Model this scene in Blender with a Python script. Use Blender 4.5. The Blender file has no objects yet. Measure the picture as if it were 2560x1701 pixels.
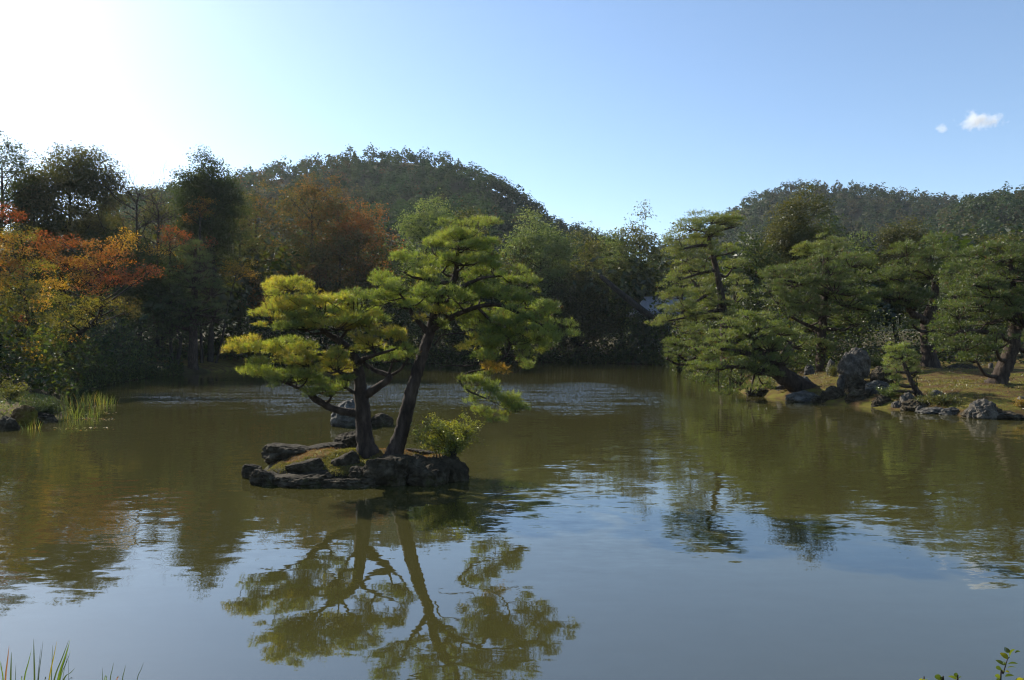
import bpy, math
import numpy as np
from mathutils import Vector
rad = math.radians
S = bpy.context.scene
COL = S.collection

# ------------------------------------------------------------------ camera, sky, sun, exposure
F, CX, HY, CAMZ = 1707.0, 1280.0, 865.0, 2.4       # focal length / horizon in photograph pixels, eye height above water
cam = bpy.data.cameras.new('camera'); cam.sensor_width = 36; cam.lens = 36*F/2560
cam.shift_y = (HY-850.5)/2560; cam.clip_start = 0.05; cam.clip_end = 9000
camo = bpy.data.objects.new('camera', cam); camo.location = (0, 0, CAMZ); camo.rotation_euler = (rad(90), 0, 0)
COL.objects.link(camo); S.camera = camo

SUN_AZ, SUN_EL = rad(-45), rad(31)
W = bpy.data.worlds.new('World'); S.world = W; W.use_nodes = True
wn = W.node_tree
sky = wn.nodes.new('ShaderNodeTexSky'); sky.sky_type = 'NISHITA'; sky.sun_disc = False
sky.sun_elevation = SUN_EL; sky.sun_rotation = SUN_AZ
sky.air_density = 1.0; sky.dust_density = 0.3; sky.ozone_density = 2.2; sky.altitude = 50
bg = wn.nodes['Background']; bg.inputs[1].default_value = 0.112
wn.links.new(sky.outputs[0], bg.inputs[0])
sun = bpy.data.lights.new('sun', 'SUN'); sun.energy = 4.8; sun.angle = rad(0.53); sun.color = (1.0, 0.93, 0.80)
suno = bpy.data.objects.new('sun', sun); COL.objects.link(suno)
sdir = Vector((math.sin(SUN_AZ)*math.cos(SUN_EL), math.cos(SUN_AZ)*math.cos(SUN_EL), math.sin(SUN_EL)))
suno.rotation_euler = sdir.to_track_quat('Z', 'Y').to_euler(); suno.location = (-60, 60, 80)
S.view_settings.view_transform = 'Standard'; S.view_settings.look = 'None'
S.view_settings.exposure = 0.85; S.view_settings.gamma = 1.0; S.view_settings.use_curve_mapping = False
cy = S.cycles
cy.max_bounces = 6; cy.diffuse_bounces = 1; cy.glossy_bounces = 2; cy.transmission_bounces = 4
cy.transparent_max_bounces = 8; cy.volume_bounces = 1
cy.caustics_reflective = False; cy.caustics_refractive = False
cy.sample_clamp_indirect = 6.0
cy.use_denoising = True
try: cy.denoiser = 'OPENIMAGEDENOISE'
except Exception: pass
cy.use_adaptive_sampling = False; cy.use_light_tree = False; cy.filter_width = 1.2

# ------------------------------------------------------------------ helpers
def P(px, py, d):
    """photograph pixel at depth d metres -> world point"""
    return np.array([(px-CX)/F*d, d, CAMZ-(py-HY)/F*d])

def hash3(i, j, k, s):
    n = (i*374761393 + j*668265263 + k*1274126177 + s*97531) & 0x7fffffff
    n = ((n ^ (n >> 13))*1103515245) & 0x7fffffff
    n = ((n ^ (n >> 15))*12345677) & 0x7fffffff
    return ((n ^ (n >> 16)) & 0xffff)/65535.0

def vnoise(p, s=0):
    p = np.asarray(p, float); f = np.floor(p); i = f.astype(np.int64); t = p-f; t = t*t*(3-2*t)
    r = 0
    for a in (0, 1):
        for b in (0, 1):
            for c in (0, 1):
                w = (t[:, 0] if a else 1-t[:, 0])*(t[:, 1] if b else 1-t[:, 1])*(t[:, 2] if c else 1-t[:, 2])
                r = r + w*hash3(i[:, 0]+a, i[:, 1]+b, i[:, 2]+c, s)
    return r*2-1

def fbm(p, octv=4, s=0, gain=0.5):
    r = 0; a = 1; p = np.asarray(p, float)
    for o in range(octv):
        r = r + a*vnoise(p*(2.03**o)+17.3*o, s+o); a *= gain
    return r

def unit(v): return v/np.maximum(np.linalg.norm(v, axis=-1, keepdims=True), 1e-9)

def rdirs(rng, n): return unit(rng.normal(size=(n, 3)))

def mesh(name, V, Fc, mat, col=None, smooth=False):
    me = bpy.data.meshes.new(name)
    V = np.ascontiguousarray(V, np.float32); Fc = np.ascontiguousarray(Fc, np.int32); n, k = Fc.shape
    me.vertices.add(len(V)); me.vertices.foreach_set('co', V.ravel())
    me.loops.add(n*k); me.loops.foreach_set('vertex_index', Fc.ravel())
    me.polygons.add(n); me.polygons.foreach_set('loop_start', np.arange(0, n*k, k, dtype=np.int32))
    me.polygons.foreach_set('use_smooth', np.full(n, bool(smooth)))
    me.update(calc_edges=True)
    if col is not None:
        a = me.color_attributes.new('Col', 'FLOAT_COLOR', 'POINT')
        c4 = np.ones((len(V), 4), np.float32); c4[:, :3] = col
        a.data.foreach_set('color', c4.ravel())
    if mat: me.materials.append(mat)
    return me

def link(name, me, parent=None):
    o = bpy.data.objects.new(name, me); COL.objects.link(o)
    if parent is not None: o.parent = parent
    return o

def tag(o, label=None, cat=None, group=None, kind=None):
    if label: o['label'] = label
    if cat: o['category'] = cat
    if group: o['group'] = group
    if kind: o['kind'] = kind
    return o

class Thing:
    def __init__(s, name, label, cat, base, group=None):
        s.base = np.array(base, float)
        s.o = bpy.data.objects.new(name, None); COL.objects.link(s.o)
        s.o.location = tuple(s.base); s.o.empty_display_size = 0.2
        tag(s.o, label, cat, group)
    def part(s, name, V, Fc, mat, col=None, smooth=False, parent=None, label=None):
        o = link(name, mesh(name, np.asarray(V)-s.base, Fc, mat, col, smooth), parent or s.o)
        if label: o['label'] = label
        return o

class Geo:                                             # collects vertices and equal-sided faces
    def __init__(s): s.V = []; s.F = []; s.C = []; s.n = 0
    def add(s, V, Fc, c=None):
        s.V.append(np.asarray(V, float)); s.F.append(np.asarray(Fc)+s.n); s.n += len(V)
        if c is not None: s.C.append(np.broadcast_to(c, (len(V), 3)))
    def out(s): return np.concatenate(s.V), np.concatenate(s.F), (np.concatenate(s.C) if s.C else None)

def spline(pts, sub=6):
    """Catmull-Rom through (n,k) control points"""
    p = np.asarray(pts, float)
    if len(p) < 3 or sub < 2:
        if len(p) == 2 and sub > 1:
            t = np.linspace(0, 1, sub+1)[:, None]; return p[0]*(1-t)+p[1]*t
        return p
    q = np.vstack([2*p[0]-p[1], p, 2*p[-1]-p[-2]]); out = []
    for i in range(1, len(q)-2):
        a, b, c, d = q[i-1], q[i], q[i+1], q[i+2]
        for t in np.arange(sub)/sub:
            out.append(0.5*((2*b)+(c-a)*t+(2*a-5*b+4*c-d)*t*t+(3*b-a-3*c+d)*t**3))
    out.append(p[-1]); return np.array(out)

def tube(pts, radii, sides=8, rough=0.0, seed=0):
    pts = np.asarray(pts, float); r = np.asarray(radii, float); n = len(pts)
    t = unit(np.gradient(pts, axis=0))
    ref = np.array([0.3, 1, 0.2]) if abs(t[:, 1]).mean() < 0.8 else np.array([1, 0, 0.2])
    a = unit(np.cross(t, ref)); b = np.cross(t, a)
    an = np.linspace(0, 2*math.pi, sides, endpoint=False)
    ring = pts[:, None, :] + r[:, None, None]*(np.cos(an)[None, :, None]*a[:, None, :]+np.sin(an)[None, :, None]*b[:, None, :])
    V = ring.reshape(-1, 3)
    if rough > 0:
        rr = np.repeat(r, sides)
        nz = fbm(V/np.maximum(rr, 0.02)[:, None]*np.array([1.1, 1.1, 0.5]), 3, seed)
        cen = np.repeat(pts, sides, axis=0); V = cen+(V-cen)*(1+rough*nz)[:, None]
    i = np.arange(n-1)[:, None]*sides; j = np.arange(sides)[None, :]; k = (j+1) % sides
    Fc = np.stack([i+j, i+k, i+sides+k, i+sides+j], -1).reshape(-1, 4)
    return V, Fc

def leaves(rng, C, N, size, wid=0.55, col=None, jit=0.35, fold=0.15):
    """diamond leaf faces at C with normals N; returns V, quads, colours"""
    n = len(C)
    t = unit(np.cross(N, rdirs(rng, n))); b = np.cross(N, t)
    s = (size*(1+jit*rng.uniform(-1, 1, n)))[:, None] if np.isscalar(size) else (size*(1+jit*rng.uniform(-1, 1, n)))[:, None]
    f = N*s*fold
    V = np.stack([C-t*s*.5, C+b*s*wid*.5+f, C+t*s*.5, C-b*s*wid*.5+f], 1).reshape(-1, 3)
    Fc = np.arange(4*n).reshape(n, 4)
    return V, Fc, (None if col is None else np.repeat(col, 4, axis=0))

def tufts(rng, C, A, L, k, w, spread=(0.25, 1.2), col=None):
    """pine needle tufts: k thin triangles round axis A at each C"""
    n = len(C); C = np.repeat(C, k, 0); A = np.repeat(A, k, 0); m = n*k
    th = rng.uniform(*spread, m)[:, None]
    pr = unit(np.cross(A, rdirs(rng, m)))
    d = A*np.cos(th)+pr*np.sin(th)
    l = (L*rng.uniform(.7, 1.15, m))[:, None]
    base = C+A*(rng.uniform(-.5, .25, m)[:, None]*L)
    side = unit(np.cross(d, rdirs(rng, m)))*w*.5
    V = np.stack([base-side, base+side, base+d*l], 1).reshape(-1, 3)
    Fc = np.arange(3*m).reshape(m, 3)
    return V, Fc, (None if col is None else np.repeat(col, 3*k, axis=0))

# ------------------------------------------------------------------ materials
def nmat(name):
    m = bpy.data.materials.new(name); m.use_nodes = True; nt = m.node_tree; nt.nodes.clear()
    return m, nt, nt.nodes.new('ShaderNodeOutputMaterial')

def N(nt, typ, **kw):
    n = nt.nodes.new('ShaderNode'+typ)
    for k, v in kw.items():
        if k.startswith('i_'): n.inputs[k[2:].replace('_', ' ')].default_value = v
        else: setattr(n, k, v)
    return n

def leaf_mat(name, trans=0.45, gloss=0.06, rough=0.38, tint=(1.35, 1.25, 0.55)):
    m, nt, out = nmat(name); L = nt.links.new
    at = N(nt, 'Attribute', attribute_name='Col')
    tn = N(nt, 'MixRGB', blend_type='MULTIPLY'); tn.inputs[0].default_value = 1; tn.inputs[2].default_value = (*tint, 1)
    L(at.outputs['Color'], tn.inputs[1])
    d = N(nt, 'BsdfDiffuse'); t = N(nt, 'BsdfTranslucent'); g = N(nt, 'BsdfGlossy'); g.inputs['Roughness'].default_value = rough
    g.inputs['Color'].default_value = (1, 1, 1, 1)
    L(at.outputs['Color'], d.inputs[0]); L(tn.outputs[0], t.inputs[0])
    m1 = N(nt, 'MixShader'); m1.inputs[0].default_value = trans; L(d.outputs[0], m1.inputs[1]); L(t.outputs[0], m1.inputs[2])
    m2 = N(nt, 'MixShader'); m2.inputs[0].default_value = gloss; L(m1.outputs[0], m2.inputs[1]); L(g.outputs[0], m2.inputs[2])
    L(m2.outputs[0], out.inputs[0]); return m

def ramp(nt, stops):
    r = N(nt, 'ValToRGB'); e = r.color_ramp.elements
    e[0].position, e[0].color = stops[0][0], (*stops[0][1], 1); e[1].position, e[1].color = stops[-1][0], (*stops[-1][1], 1)
    for p, c in stops[1:-1]:
        x = e.new(p); x.color = (*c, 1)
    return r

def solid_mat(name, stops, scale=4, detail=8, rough=0.9, bump=0.02, bscale=20, stretch=(1, 1, 1), spec=0.25, second=None, coords='Object'):
    """noise-coloured rough surface with fine relief; second=(colour, scale, lo, hi) adds patches"""
    m, nt, out = nmat(name); L = nt.links.new
    tc = N(nt, 'TexCoord'); mp = N(nt, 'Mapping'); mp.inputs['Scale'].default_value = stretch
    if coords == 'World':
        ge = N(nt, 'NewGeometry'); L(ge.outputs['Position'], mp.inputs[0])
    else: L(tc.outputs[coords], mp.inputs[0])
    nz = N(nt, 'TexNoise'); nz.inputs['Scale'].default_value = scale; nz.inputs['Detail'].default_value = detail; nz.inputs['Roughness'].default_value = .65
    L(mp.outputs[0], nz.inputs['Vector']); r = ramp(nt, stops); L(nz.outputs[0], r.inputs[0]); c = r.outputs[0]
    if second:
        n2 = N(nt, 'TexNoise'); n2.inputs['Scale'].default_value = second[1]; n2.inputs['Detail'].default_value = 6; n2.inputs['Roughness'].default_value = .7
        L(mp.outputs[0], n2.inputs['Vector'])
        rr = N(nt, 'MapRange'); rr.inputs[1].default_value = second[2]; rr.inputs[2].default_value = second[3]; L(n2.outputs[0], rr.inputs[0])
        mx = N(nt, 'MixRGB'); mx.inputs[2].default_value = (*second[0], 1); L(rr.outputs[0], mx.inputs[0]); L(c, mx.inputs[1]); c = mx.outputs[0]
    p = N(nt, 'BsdfPrincipled'); p.inputs['Roughness'].default_value = rough; p.inputs['Specular IOR Level'].default_value = spec
    L(c, p.inputs['Base Color'])
    nb = N(nt, 'TexNoise'); nb.inputs['Scale'].default_value = bscale; nb.inputs['Detail'].default_value = 7; nb.inputs['Roughness'].default_value = .7
    L(mp.outputs[0], nb.inputs['Vector'])
    b = N(nt, 'Bump'); b.inputs['Distance'].default_value = bump; b.inputs['Strength'].default_value = 1.0
    L(nb.outputs[0], b.inputs['Height']); L(b.outputs[0], p.inputs['Normal']); L(p.outputs[0], out.inputs[0]); return m

M_needle = leaf_mat('pine_needles', .60, .05, .5, (1.5, 1.4, .5))
M_leaf = leaf_mat('broad_leaves', .50, .035, .50, (1.35, 1.3, .5))
M_maple = leaf_mat('maple_leaves', .60, .04, .40, (1.55, 1.2, .5))
M_far = leaf_mat('distant_foliage', .38, .012, .55, (1.1, 1.2, .75))
M_grass = leaf_mat('grass_blades', .5, .06, .35, (1.4, 1.3, .5))
M_bark = solid_mat('pine_bark', [(.3, (.014, .010, .008)), (.52, (.050, .036, .027)), (.75, (.11, .083, .064))], 9, 8, .95, .06, 13, (1, 1, .30))
M_bark2 = solid_mat('dark_bark', [(.3, (.018, .015, .012)), (.7, (.065, .055, .045))], 5, 6, .95, .03, 12, (1, 1, .4))
M_rock = solid_mat('weathered_rock', [(.28, (.022, .020, .017)), (.5, (.070, .065, .056)), (.72, (.19, .18, .155))], 3.2, 10, .88, .05, 9, second=((.055, .06, .02), 1.6, .56, .7))
M_rock_pale = solid_mat('pale_rock', [(.3, (.026, .022, .017)), (.5, (.085, .073, .058)), (.72, (.22, .195, .16))], 3.0, 10, .88, .06, 8, second=((.06, .055, .03), 1.3, .58, .72))
M_rock_dark = solid_mat('dark_wet_rock', [(.3, (.014, .011, .007)), (.52, (.046, .037, .024)), (.74, (.125, .105, .075))], 5.0, 10, .92, .04, 11, second=((.040, .045, .010), 2.2, .58, .70), spec=.12)
M_moss = solid_mat('moss_and_needles', [(.32, (.055, .030, .016)), (.46, (.10, .066, .025)), (.56, (.12, .105, .022)), (.72, (.16, .15, .030))], 1.6, 10, .97, .05, 26, spec=.1, coords='World')
M_soil = solid_mat('woodland_floor', [(.3, (.030, .022, .013)), (.5, (.055, .045, .020)), (.7, (.075, .075, .022))], .7, 10, .97, .08, 7, spec=.1, coords='World')
M_hill = solid_mat('hill_floor', [(.3, (.022, .026, .012)), (.7, (.045, .050, .020))], .05, 8, 1, .3, .3, spec=.05, coords='World')
M_wood = solid_mat('weathered_timber', [(.3, (.05, .035, .024)), (.7, (.12, .085, .06))], 6, 6, .85, .01, 30, (8, 8, 1))
M_plaster = solid_mat('white_plaster', [(.3, (.62, .60, .56)), (.7, (.74, .72, .68))], 3, 6, .9, .004, 40)
M_tile = solid_mat('grey_roof_tiles', [(.3, (.16, .165, .175)), (.7, (.30, .31, .33))], 8, 6, .45, .008, 30, spec=.5)

def water_mat():
    m, nt, out = nmat('pond_water'); L = nt.links.new
    ge = N(nt, 'NewGeometry')
    def noise(scale, vec, detail=2.0, rough=.55):
        mp = N(nt, 'Mapping'); mp.inputs['Scale'].default_value = vec; L(ge.outputs['Position'], mp.inputs[0])
        n = N(nt, 'TexNoise'); n.inputs['Scale'].default_value = scale; n.inputs['Detail'].default_value = detail; n.inputs['Roughness'].default_value = rough
        L(mp.outputs[0], n.inputs['Vector']); return n
    def math_(op, a, b=None, c=None):
        x = N(nt, 'Math', operation=op)
        for i, v in enumerate((a, b, c)):
            if v is None: continue
            if isinstance(v, (int, float)): x.inputs[i].default_value = v
            else: L(v, x.inputs[i])
        return x.outputs[0]
    def rng_(v, a, b, c, d):
        x = N(nt, 'MapRange', interpolation_type='SMOOTHSTEP'); L(v, x.inputs[0])
        for i, q in enumerate((a, b, c, d)): x.inputs[i+1].default_value = q
        return x.outputs[0]
    sp = N(nt, 'SeparateXYZ'); L(ge.outputs['Position'], sp.inputs[0]); X, Y = sp.outputs[0], sp.outputs[1]
    # breeze: calm in the near right of the pond, a ruffled strip across its middle
    big = noise(.16, (1, .7, 1), 3).outputs[0]
    yy = math_('ADD', Y, math_('MULTIPLY', math_('SUBTRACT', big, .5), 16.0))
    strip = math_('MULTIPLY', rng_(yy, 20, 34, 0, 1), rng_(yy, 38, 50, 1, 0))
    strip = math_('MULTIPLY', strip, math_('MULTIPLY', rng_(X, -25, -14, 0.1, 1), rng_(X, 4, 9, 1, 0.05)))
    patch = rng_(noise(.35, (.6, 1, 1), 2).outputs[0], .42, .62, 0, 1)
    mid = math_('MULTIPLY', rng_(yy, 6, 10, 0.12, 1), rng_(yy, 60, 90, 1, .6))
    amp = math_('MULTIPLY', mid, math_('MULTIPLY_ADD', patch, .020, .009))
    amp = math_('ADD', amp, .0035)
    n1 = noise(3.2, (.55, 1.5, 1), 2.5, .6); n2 = noise(11, (.5, 1.4, 1), 2, .6)
    def slopes(ch):
        s1 = N(nt, 'SeparateColor'); L(n1.outputs['Color'], s1.inputs[0]); s2 = N(nt, 'SeparateColor'); L(n2.outputs['Color'], s2.inputs[0])
        return math_('ADD', math_('SUBTRACT', s1.outputs[ch], .5), math_('MULTIPLY', math_('SUBTRACT', s2.outputs[ch], .5), .7))
    n3 = noise(15, (.7, 1.2, 1), 3, .6); s3 = N(nt, 'SeparateColor'); L(n3.outputs['Color'], s3.inputs[0])   # cat's-paw chop inside the ruffled strip
    gust = math_('MULTIPLY', strip, rng_(noise(.9, (.35, 1.6, 1), 3).outputs[0], .36, .6, .25, 1))
    def chop(ch, g): return math_('MULTIPLY', math_('MULTIPLY', math_('SUBTRACT', s3.outputs[ch], .5), gust), g)
    cb = N(nt, 'CombineXYZ'); L(math_('ADD', math_('MULTIPLY', math_('MULTIPLY', slopes(0), amp), 2.0), chop(0, .8)), cb.inputs[0])
    L(math_('ADD', math_('MULTIPLY', math_('MULTIPLY', slopes(1), amp), 4.0), chop(1, 2.4)), cb.inputs[1]); cb.inputs[2].default_value = 1
    nv = N(nt, 'VectorMath', operation='NORMALIZE'); L(cb.outputs[0], nv.inputs[0])
    p = N(nt, 'BsdfPrincipled'); p.inputs['IOR'].default_value = 2.4; p.inputs['Specular Tint'].default_value = (.82, .93, 1, 1); p.inputs['Roughness'].default_value = .02
    r = ramp(nt, [(.35, (.044, .041, .013)), (.65, (.053, .047, .015))]); L(noise(.12, (1, 1, 1), 4).outputs[0], r.inputs[0])
    L(r.outputs[0], p.inputs['Base Color']); L(nv.outputs[0], p.inputs['Normal']); L(p.outputs[0], out.inputs[0]); return m
M_water = water_mat()

# ------------------------------------------------------------------ ground, pond, hills
POND = np.array([(-34, 2.6), (-22, 3.2), (-10, 3.6), (0, 3.6), (10, 3.4), (22, 4), (32, 8), (30, 15), (22, 20.0), (17.6, 22.6), (15.6, 22.6), (14.9, 25.2),
                 (13.4, 27.4), (12.4, 30.6), (11.6, 33.5), (12.6, 38), (13.0, 48), (14.6, 58), (17.5, 72), (19.5, 86), (12, 97), (2, 101), (-8, 97), (-18, 87),
                 (-25, 74), (-27, 66), (-28.5, 56), (-27, 47), (-24, 38), (-20, 30), (-17.0, 26), (-15.2, 23.3), (-15.4, 21.0), (-17.5, 19.2), (-24, 18), (-34, 14)], float)
for _ in range(2):
    nx = np.roll(POND, -1, 0); POND = np.stack([POND*.75+nx*.25, POND*.25+nx*.75], 1).reshape(-1, 2)

def pond_dist(x, y):
    """signed distance to the shoreline, positive on land"""
    p = np.stack([np.ravel(x), np.ravel(y)], 1).astype(float); best = np.full(len(p), 1e9); ins = np.zeros(len(p), bool)
    A = POND; B = np.roll(POND, -1, 0)
    for a, b in zip(A, B):
        e = b-a; w = p-a; t = np.clip((w@e)/(e@e), 0, 1); best = np.minimum(best, np.hypot(*(w-t[:, None]*e).T))
        c = ((a[1] > p[:, 1]) != (b[1] > p[:, 1]))
        with np.errstate(divide='ignore', invalid='ignore'):
            xi = (b[0]-a[0])*(p[:, 1]-a[1])/(b[1]-a[1])+a[0]
        ins ^= c & (p[:, 0] < xi)
    return np.where(ins, -best, best).reshape(np.shape(x))

def gz(x, y):
    x = np.atleast_1d(np.asarray(x, float)); y = np.atleast_1d(np.asarray(y, float))
    d = pond_dist(x, y); q = np.stack([x.ravel()*.35, y.ravel()*.35, np.zeros(x.size)], 1); nz = fbm(q, 3, 5).reshape(x.shape)
    q2 = q*4; n2 = fbm(q2, 2, 9).reshape(x.shape)
    land = .16+1.25*(1-np.exp(-np.maximum(d, 0)/4.2))+.05*np.clip(d-14, 0, 90)
    land = land+(.16*nz+.03*n2)*np.clip(d/3, 0, 1)
    return np.where(d > 0, land, np.maximum(-1.5, .16+d*.9))

def axis(lo, hi, step, far):
    a = list(np.arange(lo, hi+step*.5, step)); s = step
    while a[-1] < far: s *= 1.22; a.append(a[-1]+s)
    s = step
    while a[0] > -far: s *= 1.22; a.insert(0, a[0]-s)
    return np.array(a)

def grid(xs, ys, zfun):
    X, Y = np.meshgrid(xs, ys); Z = zfun(X, Y); V = np.stack([X.ravel(), Y.ravel(), Z.ravel()], 1)
    nx, ny = len(xs), len(ys); i = (np.arange(ny-1)[:, None]*nx+np.arange(nx-1)[None, :]).ravel()
    return V, np.stack([i, i+1, i+nx+1, i+nx], 1)

gxs = axis(-36, 34, .6, 2300); gys = axis(0, 104, .75, 2300)
V, Fc = grid(gxs, gys, gz)
me = mesh('ground', V, Fc, M_moss, smooth=True); me.materials.append(M_soil)
cen = V[Fc].mean(1)                                   # tended moss banks near the water, woodland floor elsewhere
nearb = ((cen[:, 0] > 8) & (cen[:, 1] < 44) & (cen[:, 1] > 12)) | ((cen[:, 0] < -12) & (cen[:, 1] < 29)) | ((abs(cen[:, 0]+28) < 7) & (abs(cen[:, 1]-71) < 9)) | (cen[:, 1] < 8)
me.polygons.foreach_set('material_index', np.where(nearb, 0, 1).astype(np.int32))
tag(link('ground', me), kind='structure')
wv = np.array([(-40, 1.5, 0), (40, 1.5, 0), (40, 106, 0), (-40, 106, 0)], float)
tag(link('pond_water', mesh('pond_water', wv, np.array([[0, 1, 2, 3]]), M_water)), kind='structure')

def gz1(x, y): return float(gz(x, y)[0])

def prof_fn(pts, D, drop):
    pts = np.array(pts, float); xs = (pts[:, 0]-CX)/F*D; zs = CAMZ-(pts[:, 1]-HY)/F*D-drop
    return lambda x: np.interp(x, xs, zs)

def make_hill(pts, D, Y0, back, drop, seed, xpad):
    pr = prof_fn(pts, D, drop)
    xr = (np.array([pts[0][0], pts[-1][0]])-CX)/F*D
    xs = np.linspace(xr[0]-xpad, xr[1]+xpad, 70); ys = np.concatenate([np.linspace(Y0, D, 34), np.linspace(D+12, D+back, 12)])
    def z(X, Y):
        t = np.clip((Y-Y0)/(D-Y0), 0, 1); f = np.where(Y <= D, t**.9*(1.0), np.clip(1-(Y-D)/back, 0, 1)**1.3)
        n = fbm(np.stack([X.ravel()/60, Y.ravel()/60, X.ravel()*0], 1), 3, seed).reshape(X.shape)
        ridge = fbm(np.stack([X.ravel()/45, X.ravel()*0, X.ravel()*0+3], 1), 2, seed+3).reshape(X.shape)
        Xr = X*D/np.minimum(Y, D)
        zz = pr(Xr)*f
        return zz+(n*7+ridge*10)*np.sin(np.pi*t)*.8-4
    return xs, ys, z

HILLS = []
def hill(name, pts, D, Y0, back, drop, seed, xpad=40):
    xs, ys, z = make_hill(pts, D, Y0, back, drop, seed, xpad); V, Fc = grid(xs, ys, z)
    tag(link(name, mesh(name, V, Fc, M_hill, smooth=True)), kind='structure'); HILLS.append((xs, ys, z, D, Y0))
hill('hill', [(-300, 600), (100, 520), (330, 478), (470, 458), (560, 438), (620, 420), (700, 400), (780, 384), (860, 364), (940, 358), (1030, 360), (1110, 375), (1180, 402), (1240, 432), (1290, 468), (1330, 500), (1400, 548), (1480, 572), (1560, 590), (1700, 640), (1900, 700)], 400, 150, 180, 7, 11)
hill('hill', [(1560, 640), (1700, 590), (1800, 540), (1850, 495), (1900, 470), (1990, 448), (2080, 452), (2150, 458), (2300, 476), (2420, 490), (2560, 500), (2900, 520), (3200, 600)], 620, 260, 200, 7, 23)
hill('hill', [(2150, 660), (2250, 590), (2320, 545), (2380, 500), (2450, 470), (2560, 455), (2700, 440), (2900, 450), (3200, 520)], 430, 170, 160, 7, 31)

# ------------------------------------------------------------------ colours
def pal(*c): return np.array(c, float)
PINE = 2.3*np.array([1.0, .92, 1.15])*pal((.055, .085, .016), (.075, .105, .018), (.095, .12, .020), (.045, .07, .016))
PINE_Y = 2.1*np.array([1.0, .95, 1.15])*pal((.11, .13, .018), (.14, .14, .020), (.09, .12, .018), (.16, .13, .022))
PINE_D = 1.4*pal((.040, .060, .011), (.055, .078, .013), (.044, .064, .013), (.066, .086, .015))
PINE_O = 1.7*pal((.068, .088, .020), (.088, .100, .024), (.060, .082, .020))
GOLD = pal((.30, .20, .03), (.26, .19, .03), (.20, .17, .028), (.28, .15, .028))
EVER = 1.0*np.array([.9, 1.12, .9])*pal((.030, .042, .014), (.040, .052, .016), (.055, .060, .020), (.050, .046, .016))
EVER_B = 1.35*np.array([.92, 1.05, .9])*pal((.060, .052, .018), (.080, .062, .022), (.050, .050, .018), (.040, .045, .018))
PALE = 1.9*pal((.075, .095, .040), (.060, .085, .030), (.095, .11, .050), (.050, .070, .025))
RUST = 1.1*pal((.16, .070, .022), (.13, .075, .024), (.10, .080, .022), (.18, .085, .026), (.075, .072, .022))
OLIVE = .85*pal((.075, .075, .020), (.060, .070, .018), (.090, .080, .022))
MAP_R = pal((.20, .052, .016), (.15, .034, .015), (.20, .080, .018), (.13, .075, .02))
MAP_O = pal((.23, .10, .016), (.20, .12, .020), (.22, .080, .018), (.14, .11, .02))
MAP_Y = pal((.26, .19, .022), (.22, .18, .020), (.28, .17, .020))
MAP_G = pal((.13, .14, .020), (.16, .15, .018), (.10, .12, .018))

def pick(rng, p, n, mixto=None):
    c = p[rng.integers(0, len(p), n)]*rng.uniform(.75, 1.25, (n, 1))
    return c*rng.uniform(.93, 1.07, (n, 3))

# ------------------------------------------------------------------ tree builders
def nearest_on(paths, q):
    best = None
    for pts, r in paths:
        dd = np.linalg.norm((pts-q)*np.array([1, 1, 1.0]), axis=1)+np.clip(pts[:, 2]-q[2]+.05, 0, None)*1.5
        i = int(dd.argmin())
        if best is None or dd[i] < best[0]: best = (dd[i], pts[i], r[i])
    return best

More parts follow.
